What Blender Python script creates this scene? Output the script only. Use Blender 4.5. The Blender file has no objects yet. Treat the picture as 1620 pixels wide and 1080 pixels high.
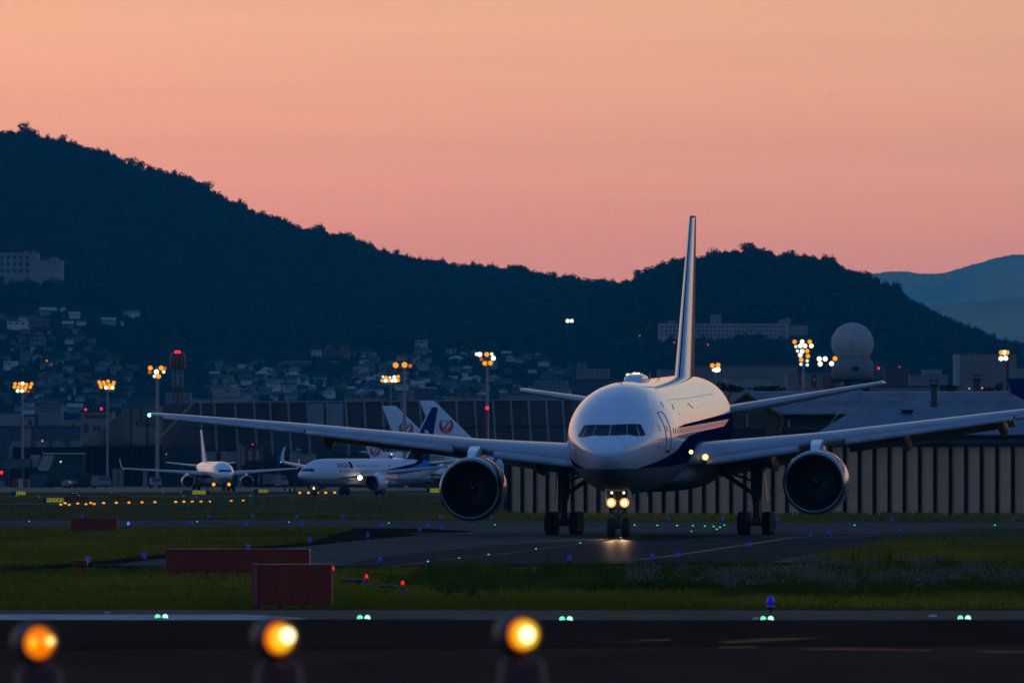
import bpy, math, random
import numpy as np
from mathutils import Matrix, Vector, Euler
random.seed(7); rng = np.random.default_rng(11)
SC = bpy.context.scene; COL = SC.collection
R = math.radians
# ------------------------------------------------------------------ camera model
F = 18000.0; CX = 810.0; HY = 740.0; CH = 3.8
def P(px, py, d): return Vector(((px-CX)*d/F, d, CH+(HY-py)*d/F))
def GD(py): return CH*F/(py-HY)
def G(px, py, z=0.0):
    d = (CH-z)*F/(py-HY); return Vector(((px-CX)*d/F, d, z))
cam = bpy.data.cameras.new('camera'); co = bpy.data.objects.new('camera', cam); COL.objects.link(co)
co.location = (0, 0, CH); co.rotation_euler = (R(90), 0, 0)
cam.sensor_width = 36; cam.lens = 400; cam.shift_y = (HY-540)/1620; cam.clip_start = 1; cam.clip_end = 40000
cam.dof.use_dof = True; cam.dof.focus_distance = 640; cam.dof.aperture_fstop = 5.6
SC.camera = co
# ------------------------------------------------------------------ tagging
def tag(o, label=None, cat=None, group=None, kind=None):
    if label: o['label'] = label
    if cat: o['category'] = cat
    if group: o['group'] = group
    if kind: o['kind'] = kind
    return o
def thing(name, label, cat, loc=(0,0,0), rz=0.0, group=None):
    o = bpy.data.objects.new(name, None); COL.objects.link(o); o.location = loc; o.rotation_euler = (0, 0, rz)
    o.empty_display_size = 0.5
    return tag(o, label, cat, group)
def kids(o): return [c for c in bpy.data.objects if c.parent == o]
CH_CACHE = {}
def copy_tree(o, parent=None):
    c = o.copy(); COL.objects.link(c)
    if parent: c.parent = parent
    for ch in list(o.children): copy_tree(ch, c)
    return c
ORD = ['first','second','third','fourth','fifth','sixth','seventh','eighth','ninth','tenth','eleventh','twelfth','thirteenth','fourteenth',
       'fifteenth','sixteenth','seventeenth','eighteenth','nineteenth','twentieth','twenty-first','twenty-second','twenty-third','twenty-fourth','twenty-fifth','twenty-sixth']
def nth(i, n):
    return 'leftmost' if i == 0 else ('rightmost' if i == n-1 else ORD[i]+' from left')
# ------------------------------------------------------------------ node helpers
class V:
    """a value in a shader tree, with arithmetic"""
    def __init__(s, t, sock): s.t = t; s.s = sock
    def op(s, name, *a):
        n = s.t.nodes.new('ShaderNodeMath'); n.operation = name
        for i, x in enumerate((s,)+a):
            if isinstance(x, V): s.t.links.new(x.s, n.inputs[i])
            else: n.inputs[i].default_value = x
        return V(s.t, n.outputs[0])
    def __add__(s, b): return s.op('ADD', b)
    def __sub__(s, b): return s.op('SUBTRACT', b)
    def __mul__(s, b): return s.op('MULTIPLY', b)
    def lt(s, b): return s.op('LESS_THAN', b)
    def gt(s, b): return s.op('GREATER_THAN', b)
    def absv(s): return s.op('ABSOLUTE')
    def mapr(s, a, b, c, d, kind='LINEAR'):
        n = s.t.nodes.new('ShaderNodeMapRange'); n.interpolation_type = kind; n.clamp = True
        s.t.links.new(s.s, n.inputs[0])
        for i, x in enumerate((a, b, c, d)): n.inputs[i+1].default_value = x
        return V(s.t, n.outputs[0])
    def pw(s, pts):
        """piecewise linear curve through pts, as a sum of clamped ramps"""
        r = None
        for (a, c), (b, d) in zip(pts, pts[1:]):
            q = s.mapr(a, b, 0, d-c); r = q if r is None else r+q
        return r + pts[0][1]
def colmix(t, fac, a, b, mode='MIX'):
    n = t.nodes.new('ShaderNodeMix'); n.data_type = 'RGBA'; n.blend_type = mode
    for sock, x in ((n.inputs[0], fac), (n.inputs[6], a), (n.inputs[7], b)):
        if isinstance(x, V): t.links.new(x.s, sock)
        elif hasattr(x, 'is_output'): t.links.new(x, sock)
        elif isinstance(x, (int, float)): sock.default_value = x
        else: sock.default_value = (*x, 1)
    return n.outputs[2]
def coords(t, which='Object'):
    n = t.nodes.new('ShaderNodeTexCoord'); sp = t.nodes.new('ShaderNodeSeparateXYZ'); t.links.new(n.outputs[which], sp.inputs[0])
    return n.outputs[which], [V(t, sp.outputs[i]) for i in range(3)]
def noise(t, vec, scale, detail=3, stretch=None, rough=0.55):
    if stretch:
        m = t.nodes.new('ShaderNodeMapping'); t.links.new(vec, m.inputs[0]); m.inputs['Scale'].default_value = stretch; vec = m.outputs[0]
    n = t.nodes.new('ShaderNodeTexNoise'); t.links.new(vec, n.inputs['Vector'])
    n.inputs['Scale'].default_value = scale; n.inputs['Detail'].default_value = detail; n.inputs['Roughness'].default_value = rough
    return V(t, n.outputs[0])
def ramp(t, fac, stops):
    n = t.nodes.new('ShaderNodeValToRGB'); t.links.new(fac.s, n.inputs[0])
    e = n.color_ramp.elements
    while len(e) < len(stops): e.new(0.5)
    for el, (p, c) in zip(e, stops): el.position = p; el.color = (*c, 1)
    return n.outputs[0]
def srgb(r, g, b):
    f = lambda c: (c/255/12.92) if c/255 <= 0.04045 else ((c/255+0.055)/1.055)**2.4
    return (f(r), f(g), f(b))
def newmat(name):
    m = bpy.data.materials.new(name); m.use_nodes = True
    return m, m.node_tree, m.node_tree.nodes['Principled BSDF']
def mat(name, col, rough=0.6, metal=0.0, coat=0.0, spec=0.5, var=0.15, vscale=1.5, stretch=None, bump=0.0, bscale=None):
    m, t, b = newmat(name)
    b.inputs['Roughness'].default_value = rough; b.inputs['Metallic'].default_value = metal
    b.inputs['Coat Weight'].default_value = coat; b.inputs['Coat Roughness'].default_value = 0.04
    b.inputs['Specular IOR Level'].default_value = spec
    if var > 0:
        vec, _ = coords(t); n = noise(t, vec, vscale, 4, stretch)
        lo = tuple(c*(1-var*1.6) for c in col); hi = tuple(min(1, c*(1+var*1.6)) for c in col)
        t.links.new(ramp(t, n, [(0.3, lo), (0.7, hi)]), b.inputs['Base Color'])
        if bump > 0:
            bn = t.nodes.new('ShaderNodeBump'); bn.inputs['Strength'].default_value = bump
            t.links.new(noise(t, vec, bscale or vscale*4, 3).s, bn.inputs['Height']); t.links.new(bn.outputs[0], b.inputs['Normal'])
    else: b.inputs['Base Color'].default_value = (*col, 1)
    return m
def emit(name, col, strength, base=(0.02,0.02,0.02)):
    m, t, b = newmat(name)
    b.inputs['Base Color'].default_value = (*base, 1); b.inputs['Emission Color'].default_value = (*col, 1); b.inputs['Emission Strength'].default_value = strength
    b.inputs['Roughness'].default_value = 0.3
    return m
# ------------------------------------------------------------------ mesh builder
class MB:
    def __init__(s): s.v = []; s.f = []; s.m = []; s.sm = []
    def add(s, vs, fs, mi=0, smooth=False):
        o = len(s.v); s.v += [tuple(p) for p in vs]
        for f in fs: s.f.append([o+i for i in f]); s.m.append(mi); s.sm.append(smooth)
        return s
    def box(s, c, d, mi=0, M=None, bev=0.0):
        x, y, z = (k/2 for k in d)
        if bev <= 0:
            vs = [Vector((i*x, j*y, k*z)) for i in (-1,1) for j in (-1,1) for k in (-1,1)]
            fs = [(0,1,3,2),(4,6,7,5),(0,4,5,1),(2,3,7,6),(0,2,6,4),(1,5,7,3)]
        else:
            b = min(bev, x*.9, y*.9, z*.9); vs = []; fs = []
            ring = lambda zz, q: [Vector((sx*(x-a), sy*(y-e), zz)) for sx, sy, a, e in ((-1,-1,q,q+b),(-1,-1,q+b,q),(1,-1,q+b,q),(1,-1,q,q+b),(1,1,q,q+b),(1,1,q+b,q),(-1,1,q+b,q),(-1,1,q,q+b))]
            order = [0,1,2,3,4,5,6,7]
            rs = [ring(-z, b*.7), ring(-z+b, 0), ring(z-b, 0), ring(z, b*.7)]
            for r in rs: vs += r
            for k in range(3):
                for i in range(8): j = (i+1) % 8; fs.append((k*8+i, k*8+j, k*8+8+j, k*8+8+i))
            fs.append(tuple(range(7, -1, -1))); fs.append(tuple(range(24, 32)))
        T = Matrix.Translation(Vector(c)); T = T @ M if M is not None else T
        return s.add([T @ p for p in vs], fs, mi)
    def bx(s, x0, x1, y0, y1, z0, z1, mi=0): return s.box(((x0+x1)/2,(y0+y1)/2,(z0+z1)/2),(x1-x0,y1-y0,z1-z0), mi)
    def tube(s, pts, r, n=8, mi=0, caps=True, smooth=True):
        pts = [Vector(p) for p in pts]; rr = r if isinstance(r, (list, tuple)) else [r]*len(pts)
        vs = []; fs = []
        for i, p in enumerate(pts):
            t = (pts[min(i+1, len(pts)-1)]-pts[max(i-1, 0)]).normalized()
            u = t.cross(Vector((0,0,1)) if abs(t.z) < 0.9 else Vector((1,0,0))).normalized(); w = t.cross(u)
            for k in range(n): a = 2*math.pi*k/n; vs.append(p+rr[i]*(math.cos(a)*u+math.sin(a)*w))
        for i in range(len(pts)-1):
            for k in range(n): j = (k+1) % n; fs.append((i*n+k, i*n+j, (i+1)*n+j, (i+1)*n+k))
        s.add(vs, fs, mi, smooth)
        if caps:
            s.add(vs[:n], [tuple(range(n))], mi); s.add(vs[-n:], [tuple(range(n-1, -1, -1))], mi)
        return s
    def lathe(s, prof, c=(0,0,0), axis='Z', n=24, mi=0, smooth=True, M=None):
        """prof: (h, r) along the axis"""
        vs = []; fs = []
        for h, r in prof:
            for k in range(n):
                a = 2*math.pi*k/n; q, w = r*math.cos(a), r*math.sin(a)
                p = {'Z': (q, w, h), 'Y': (q, h, w), 'X': (h, q, w)}[axis]
                p = Vector(p); p = M @ p if M is not None else p
                vs.append(p+Vector(c))
        for i in range(len(prof)-1):
            for k in range(n): j = (k+1) % n; fs.append((i*n+k, i*n+j, (i+1)*n+j, (i+1)*n+k))
        return s.add(vs, fs, mi, smooth)
    def loft(s, secs, mi=0, smooth=True, caps=True):
        n = len(secs[0]); vs = [p for q in secs for p in q]; fs = []
        for i in range(len(secs)-1):
            for k in range(n): j = (k+1) % n; fs.append((i*n+k, i*n+j, (i+1)*n+j, (i+1)*n+k))
        s.add(vs, fs, mi, smooth)
        if caps:
            s.add(secs[0], [tuple(range(n-1, -1, -1))], mi); s.add(secs[-1], [tuple(range(n))], mi)
        return s
    def prism(s, poly, dv, mi=0):
        """poly extruded along vector dv"""
        n = len(poly); a = [Vector(p) for p in poly]; b = [p+Vector(dv) for p in a]
        s.add(a+b, [tuple(range(n-1,-1,-1)), tuple(range(n, 2*n))]+[(i, (i+1)%n, n+(i+1)%n, n+i) for i in range(n)], mi)
        return s
    def build(s, name, mats, parent=None, xf=None):
        me = bpy.data.meshes.new(name); vs = s.v if xf is None else [tuple(xf @ Vector(p)) for p in s.v]
        me.from_pydata(vs, [], s.f)
        for m in (mats if isinstance(mats, (list, tuple)) else [mats]): me.materials.append(m)
        me.polygons.foreach_set('material_index', s.m); me.polygons.foreach_set('use_smooth', s.sm); me.update()
        o = bpy.data.objects.new(name, me); COL.objects.link(o)
        if parent: o.parent = parent
        return o
def fixn(o):
    import bmesh
    bm = bmesh.new(); bm.from_mesh(o.data); bmesh.ops.remove_doubles(bm, verts=bm.verts, dist=1e-5); bmesh.ops.recalc_face_normals(bm, faces=bm.faces); bm.to_mesh(o.data); bm.free(); return o
def struct(o): o['kind'] = 'structure'; return o
def text_geo(body, size):
    c = bpy.data.curves.new('lettering', 'FONT'); c.body = body; c.size = size; c.align_x = 'LEFT'
    o = bpy.data.objects.new('lettering', c); COL.objects.link(o)
    dg = bpy.context.evaluated_depsgraph_get(); dg.update()
    me = bpy.data.meshes.new_from_object(o.evaluated_get(dg))
    vs = [v.co.copy() for v in me.vertices]; fs = [tuple(p.vertices) for p in me.polygons]
    bpy.data.objects.remove(o); bpy.data.meshes.remove(me); bpy.data.curves.remove(c)
    return vs, fs
def polyz(pts, z):
    return [Vector((p[0], p[1], z)) for p in pts]
# ------------------------------------------------------------------ sky
W = bpy.data.worlds.new('World'); SC.world = W; W.use_nodes = True
t = W.node_tree; bg = t.nodes['Background']
vec, (wx, wy, wz) = coords(t, 'Generated')
el = wz.op('MAXIMUM', 0.0).op('SQRT')
K = 1.0
front = ramp(t, el, [(0.0, srgb(190,144,134)), (0.125, srgb(214,166,145)), (0.15, srgb(228,177,144)), (0.178, srgb(241,189,148)), (0.203, srgb(247,200,155)),
                     (0.30, srgb(224,206,186)), (0.42, srgb(196,196,198)), (0.60, srgb(114,142,182)), (0.80, srgb(66,106,170)), (1.0, srgb(58,98,162))])
back = ramp(t, el, [(0.0, srgb(62,86,124)), (0.2, srgb(78,110,156)), (0.42, srgb(86,126,180)), (0.65, srgb(76,118,178)), (1.0, srgb(58,98,162))])
fac = wy.mapr(-0.35, 0.85, 0, 1, 'SMOOTHSTEP')
side = wx.mapr(-0.05, 0.05, 0, 1); tint = ramp(t, side, [(0.0, (1.0, 1.0, 1.0)), (1.0, (0.80, 0.90, 0.90))])   # the glow is stronger towards the left
front = colmix(t, 1.0, front, tint, 'MULTIPLY')
sky = colmix(t, fac, back, front)
st = noise(t, vec, 6.0, 5, (1.0, 1.0, 55.0)); st2 = noise(t, vec, 2.2, 3, (1.0, 1.0, 130.0))
k = (st.mapr(0.3, 0.7, 0.95, 1.035) * st2.mapr(0.3, 0.7, 0.975, 1.02))
n = t.nodes.new('ShaderNodeVectorMath'); n.operation = 'SCALE'; t.links.new(sky, n.inputs[0]); t.links.new(k.s, n.inputs['Scale'])
t.links.new(n.outputs[0], bg.inputs['Color']); bg.inputs['Strength'].default_value = 1.0
# the afterglow: a wide weak light low in front, beyond the hills
sun = bpy.data.lights.new('sun', 'SUN'); so = bpy.data.objects.new('sun', sun); COL.objects.link(so)
sun.energy = 0.03; sun.angle = R(30); sun.color = (1.0, 0.62, 0.42); so.location = (40, 60, 80)
so.rotation_euler = Vector((-0.42, -0.88, -0.2)).to_track_quat('-Z', 'Y').to_euler()
SC.view_settings.view_transform = 'Standard'; SC.view_settings.look = 'None'; SC.view_settings.exposure = 0; SC.view_settings.gamma = 1
cy = SC.cycles; cy.max_bounces = 6; cy.diffuse_bounces = 3; cy.glossy_bounces = 3; cy.volume_bounces = 0; cy.transparent_max_bounces = 6
cy.use_denoising = True; cy.sample_clamp_indirect = 4.0; cy.caustics_reflective = False; cy.caustics_refractive = False; cy.use_adaptive_sampling = True; cy.adaptive_threshold = 0.01
# ------------------------------------------------------------------ haze
hz = MB().bx(-16000, 16000, -2500, 34000, -1.5, 700).build('haze', [])
m = bpy.data.materials.new('haze_air'); m.use_nodes = True; t = m.node_tree; t.nodes.clear()
out = t.nodes.new('ShaderNodeOutputMaterial'); pv = t.nodes.new('ShaderNodeVolumePrincipled')
pv.inputs['Color'].default_value = (0.0, 0.66, 1.0, 1); pv.inputs['Absorption Color'].default_value = (1, 1, 1, 1)
pv.inputs['Density'].default_value = 3.0e-5; pv.inputs['Density Attribute'].default_value = ''; pv.inputs['Anisotropy'].default_value = 0.0
t.links.new(pv.outputs[0], out.inputs['Volume'])
try: m.cycles.homogeneous_volume = True
except Exception: pass
hz.data.materials.append(m); hz['kind'] = 'stuff'
# ------------------------------------------------------------------ hills
def lin(pts, x):
    if x <= pts[0][0]: return pts[0][1]
    for (a, c), (b, d) in zip(pts, pts[1:]):
        if x <= b: return c+(d-c)*(x-a)/(b-a)
    return pts[-1][1]
RIDGE = [(-9000,479),(-3500,429),(-1500,309),(-600,202),(-200,197),(0,224),(40,221),(60,229),(100,231),(130,243),(175,258),(190,268),(235,278),(275,287),(300,298),(330,312),(355,324),(390,338),(400,349),(440,359),(480,372),(520,377),(560,392),(600,407),(640,419),(680,427),(720,431),(780,435),(830,439),(870,449),(920,456),(960,460),(1000,464),(1040,471),(1100,489),(1300,529),(1500,569),(1700,599),(2200,569),(3200,489),(5000,439),(9000,479)]
TOWN = [(-9000,580),(-400,540),(-100,492),(160,488),(215,500),(262,548),(330,556),(480,550),(700,552),(1000,572),(1200,590),(1600,600),(2200,620),(9000,600)]
def zof(y, d): return CH+(HY-y)*d/F
def yref(px, d):
    """the picture row at which the ground of column px lies at distance d"""
    yr = lin(RIDGE, px); yt = min(lin(TOWN, px), 700); yt = max(yt, yr+20)
    return lin([(3000, 740+CH*F/3000), (4800, 700), (6000, 648), (7000, yt), (8500, yr)], d)
def zland(px, d):
    if d <= 3000: return 0.0
    if d <= 8500: return max(0.0, zof(yref(px, d), d))
    return zof(lin(RIDGE, px), 8500)*max(0.0, 1-(d-8500)/1400)
def dist_of(px, y):
    lo, hi = 3000.0, 8500.0
    for _ in range(40):
        mid = (lo+hi)/2
        if yref(px, mid) > y: lo = mid
        else: hi = mid
    return (lo+hi)/2
RID2 = [(930,478),(965,470),(1000,460),(1030,441),(1050,431),(1090,426),(1130,418),(1180,411),(1230,418),(1280,421),(1330,436),(1380,456),(1420,478),(1460,501),(1500,521),(1530,534),(1560,546),(1620,564),(1700,591),(1800,618)]
def zhill2(px, d):
    yr = lin(RID2, px); top = zof(yr, 7400); k = (d-6300)/1100
    if k <= 0: return 0
    foot = zof(600, 6300)
    if d <= 7400: return foot+(top-foot)*(1-(1-k)**1.5)
    return top*max(0, 1-(d-7400)/600)
def fan(name, pxs, ds, zf, m):
    mb = MB(); nx = len(pxs); vs = []
    for d in ds:
        for p in pxs: vs.append(((p-CX)*d/F, d, zf(p, d)))
    fs = [(j*nx+i, j*nx+i+1, (j+1)*nx+i+1, (j+1)*nx+i) for j in range(len(ds)-1) for i in range(nx-1)]
    mb.add(vs, fs, 0, True); return struct(mb.build(name, m))
m_forest = mat('forest_floor', (0.008, 0.014, 0.006), 0.95, spec=0.0, var=0.35, vscale=0.03)
pxs = list(range(-9000, -300, 300))+list(range(-300, 1800, 14))+list(range(1800, 9001, 300))
fan('hills', pxs, [2950, 3100]+list(range(3400, 8500, 170))+[8500, 8700, 9000, 9400, 9900], lambda p, d: zland(p, d)-0.3, m_forest)
fan('wooded_hill', list(range(930, 1801, 12)), list(range(6300, 8001, 85)), zhill2, m_forest)
m_far = mat('far_forest', (0.22, 0.10, 0.03), 0.95, spec=0.1, var=0.3, vscale=0.004)
def jag(p, a, s): return a*(math.sin(p*0.11*s)+math.sin(p*0.043*s+1.3)+0.7*math.sin(p*0.29*s+0.4)+0.5*math.sin(p*0.71*s))
R3 = [(-2000,560),(900,500),(1250,440),(1340,436),(1380,432),(1420,429),(1470,433),(1500,431),(1520,424),(1560,412),(1590,405),(1620,402),(1680,396),(1800,410),(2200,450),(4000,520)]
R4 = [(-2000,640),(900,600),(1400,500),(1470,484),(1520,479),(1560,476),(1600,472),(1700,466),(1900,480),(4000,560)]
fan('far_mountains', list(range(-2000, 1200, 200))+list(range(1200, 1750, 3))+list(range(1750, 4001, 150)), [27500, 28500, 30000, 31000, 32500], lambda p, d: max(0, zof(lin(R3, p)+jag(p, 0.5, 1.7), 30000)*(1-abs(d-30000)/2600)), m_far)
fan('far_foothills', list(range(-2000, 1200, 200))+list(range(1200, 1750, 3))+list(range(1750, 4001, 150)), [20200, 21200, 22500, 23200, 24000], lambda p, d: max(0, zof(lin(R4, p)+jag(p+50, 0.4, 1.9), 22500)*(1-abs(d-22500)/2400)), m_far)
# low wooded rise behind the viewer and on either side (what the paint mirrors)
mb = MB(); vs = []
for i in range(181):
    a = R(95+i*170/180*1.0) + R(0); a = R(180)*i/180 + math.pi
    rr = 1500; h = 26+9*math.sin(i*0.37)+7*math.sin(i*0.93+1)+4*math.sin(i*2.3)
    vs += [(rr*math.cos(a), rr*math.sin(a), 0), ((rr+160)*math.cos(a), (rr+160)*math.sin(a), h), ((rr+420)*math.cos(a), (rr+420)*math.sin(a), 0)]
mb.add(vs, [(i*3+k, i*3+3+k, i*3+4+k, i*3+1+k) for i in range(180) for k in (0, 1)], 0, True); struct(mb.build('low_hills', m_forest))
# ------------------------------------------------------------------ woods: crowns of leaf clumps scattered by geometry nodes
m_leaf, t, b = newmat('leaves')
oi = t.nodes.new('ShaderNodeObjectInfo')
t.links.new(ramp(t, V(t, oi.outputs['Random']), [(0.0, (0.010,0.018,0.008)), (0.5, (0.014,0.024,0.009)), (0.8, (0.020,0.031,0.011)), (1.0, (0.028,0.029,0.012))]), b.inputs['Base Color'])
b.inputs['Roughness'].default_value = 0.9; b.inputs['Specular IOR Level'].default_value = 0.1
PROTO = bpy.data.collections.new('crown_shapes')
def crown_mesh(nm, rx, rz, nleaf, size, seed, lobes=5):
    q = random.Random(seed); mb = MB()
    cs = [(q.uniform(-.5,.5)*rx, q.uniform(-.5,.5)*rx, q.uniform(-.35,.55)*rz, q.uniform(.42,.68)) for _ in range(lobes)]
    for i in range(nleaf):
        cx, cy_, cz, k = q.choice(cs)
        u = Vector((q.gauss(0,1), q.gauss(0,1), q.gauss(0,1))).normalized()*q.uniform(0.75, 1.08)
        p = Vector((cx+u.x*rx*k, cy_+u.y*rx*k, cz+u.z*rz*k+rz*0.75))
        nrm = (u+Vector((q.uniform(-.6,.6), q.uniform(-.6,.6), q.uniform(-.3,.8)))).normalized()
        a = nrm.orthogonal().normalized(); a.rotate(Matrix.Rotation(q.uniform(0, 6.28), 3, nrm)); c = nrm.cross(a)
        s1, s2 = size*q.uniform(.6, 1.3), size*q.uniform(.5, 1.0)
        mb.add([p-a*s1, p-c*s2*.8, p+a*s1, p+c*s2], [(0,1,2,3)], 0)
    me = bpy.data.meshes.new(nm); me.from_pydata(mb.v, [], mb.f); me.materials.append(m_leaf)
    return me
for i, (rx, rz, nl, sz) in enumerate(((5,4.4,260,1.0),(4.2,5.2,240,0.95),(6,4.2,300,1.05),(3.4,6.0,210,0.85),(5.2,3.6,230,0.95),(4.4,4.4,150,0.95))):
    o = bpy.data.objects.new('crown_shape', crown_mesh('crown_shape', rx, rz, nl, sz, 30+i)); PROTO.objects.link(o)
def scatter(name, pts, scales, proto=PROTO):
    me = bpy.data.meshes.new(name); me.from_pydata([tuple(p) for p in pts], [], [])
    at = me.attributes.new('size', 'FLOAT', 'POINT'); at.data.foreach_set('value', scales)
    o = bpy.data.objects.new(name, me); COL.objects.link(o); o['kind'] = 'stuff'
    ng = bpy.data.node_groups.new(name, 'GeometryNodeTree')
    ng.interface.new_socket('Geometry', in_out='INPUT', socket_type='NodeSocketGeometry'); ng.interface.new_socket('Geometry', in_out='OUTPUT', socket_type='NodeSocketGeometry')
    N = ng.nodes.new; L = ng.links.new
    gi, go, ip, ci = N('NodeGroupInput'), N('NodeGroupOutput'), N('GeometryNodeInstanceOnPoints'), N('GeometryNodeCollectionInfo')
    ci.inputs['Collection'].default_value = proto; ci.inputs['Separate Children'].default_value = True; ci.inputs['Reset Children'].default_value = True
    na = N('GeometryNodeInputNamedAttribute'); na.data_type = 'FLOAT'; na.inputs['Name'].default_value = 'size'
    rv = N('FunctionNodeRandomValue'); rv.data_type = 'FLOAT_VECTOR'; rv.inputs[0].default_value = (-.12, -.12, 0); rv.inputs[1].default_value = (.12, .12, 6.28)
    L(gi.outputs[0], ip.inputs['Points']); L(ci.outputs[0], ip.inputs['Instance']); ip.inputs['Pick Instance'].default_value = True
    L(rv.outputs[0], ip.inputs['Rotation']); L(na.outputs['Attribute'], ip.inputs['Scale']); L(ip.outputs[0], go.inputs[0])
    md = o.modifiers.new('scatter', 'NODES'); md.node_group = ng
    return o
pts = []; sc_ = []
for _ in range(15000):                                              # left hill
    px = random.uniform(-160, 1200); d = 7000+1500*random.random()**0.75
    if d < 7060 and random.random() < .6: continue
    pts.append(((px-CX)*d/F, d, zland(px, d)-1.2)); sc_.append(random.uniform(.6, 1.15))
for _ in range(1500):                                               # its skyline
    px = random.uniform(-160, 1100); d = random.uniform(8420, 8540); pts.append(((px-CX)*d/F, d, zland(px, d)-1.5)); sc_.append(random.uniform(.45, 1.05)*(.8+.25*abs(math.sin(px*.071)+math.sin(px*.023+1)))*(1.2 if random.random() < .06 else 1))
scatter('woodland', pts, sc_)
pts = []; sc_ = []
for _ in range(5200):
    px = random.uniform(940, 1790); d = 6350+1080*random.random()**0.8
    pts.append(((px-CX)*d/F, d, zhill2(px, d)-1.2)); sc_.append(random.uniform(.5, 1.0))
for _ in range(520):
    px = random.uniform(940, 1700); d = random.uniform(7370, 7430); pts.append(((px-CX)*d/F, d, zhill2(px, d)-1.4)); sc_.append(random.uniform(.45, 1.0)*(.75+.35*abs(math.sin(px*.083)+math.sin(px*.029+1)))*(1.3 if random.random() < .06 else 1))
for _ in range(420):
    px = random.uniform(1030, 1300); d = random.uniform(6385, 6458); pts.append(((px-CX)*d/F, d, zhill2(px, d)-1)); sc_.append(random.uniform(.7, 1.25))
scatter('woodland', pts, sc_)
pts = []; sc_ = []
def built(px, y):
    """where the town stands (the rest of the lower slope is trees)"""
    return (px < 215 and 486 < y < 660 and not (60 < px < 85 and 560 < y < 600) and not (95 < px < 215 and 520+0.2*px < y < 575 and px > 130)) or (330 < px < 480 and 570 < y) or (480 < px < 660 and (545 < y < 580 or y > 606)) or (560 < px < 1000 and 545+0.02*px < y)
for _ in range(9000):
    px = random.uniform(-100, 1700); y = random.uniform(490, 645); yt = lin(TOWN, px)
    if y < yt: continue
    if built(px, y) and random.random() < 0.80: continue
    d = dist_of(px, y); pts.append(((px-CX)*d/F, d, zland(px, d)-1.2)); sc_.append(random.uniform(.3, .75))
scatter('woodland', pts, sc_)
# trees standing clear of the skyline
m_bark = mat('bark', (0.045, 0.035, 0.028), 0.9, var=0.3)
def tree(px, zg, d, h, label, seed, wide=0.42):
    tr = thing('tree', label, 'tree', ((px-CX)*d/F, d, zg), 0, 'trees standing clear of the skyline')
    q = random.Random(seed); mb = MB(); mb.tube([(0,0,-1),(0.2,0,h*.35),(q.uniform(-.5,.5),0,h*.7)], [h*.035, h*.028, h*.012], 6)
    for _ in range(4): a = q.uniform(0, 6.28); mb.tube([(0.1,0,h*q.uniform(.4,.55)),(math.cos(a)*h*.22, math.sin(a)*h*.22, h*q.uniform(.6,.85))], [h*.014, h*.006], 5)
    mb.build('trunk', m_bark, tr)
    me = crown_mesh('crown', h*wide, h*.30, 190, h*.065, seed, 6); o = bpy.data.objects.new('crown', me); COL.objects.link(o); o.parent = tr; o.location = (0, 0, h*.42)
for i, (px, h, lb) in enumerate(((40, 13, 'tall round-headed tree near the left hill summit, by the left edge'), (52, 11, 'smaller tree next to the tall one on the left summit'),
      (208, 11, 'spreading pine standing clear on the left ridge'), (225, 10, 'flat-topped pine right beside the spreading one on the left ridge'),
      (328, 12, 'broad dark tree on the hump halfway down the left ridge'), (808, 9, 'small lone tree on the low saddle of the ridge'), (872, 10, 'ragged tree in the saddle between the two hills'),
      (560, 8, 'small tree on the long slope of the left ridge'), (98, 9, 'leaning tree on the shoulder of the left hill'))):
    tree(px, zland(px, 8480)-.5, 8480, h*1.25, lb, 60+i)
for i, (px, h, lb) in enumerate(((1012, 10, 'lone tree at the left foot of the right hill skyline'), (1130, 10, 'round tree left of the right hill summit'), (1183, 12, 'tallest tree on the right hill summit'),
      (1248, 10, 'twin-topped tree right of the right hill summit'), (1368, 10, 'open-crowned tree where the right hill starts to fall'), (1318, 8, 'small tree on the right shoulder of the right hill'))):
    tree(px, zhill2(px, 7390)-.5, 7390, h*1.15, lb, 80+i)
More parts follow.
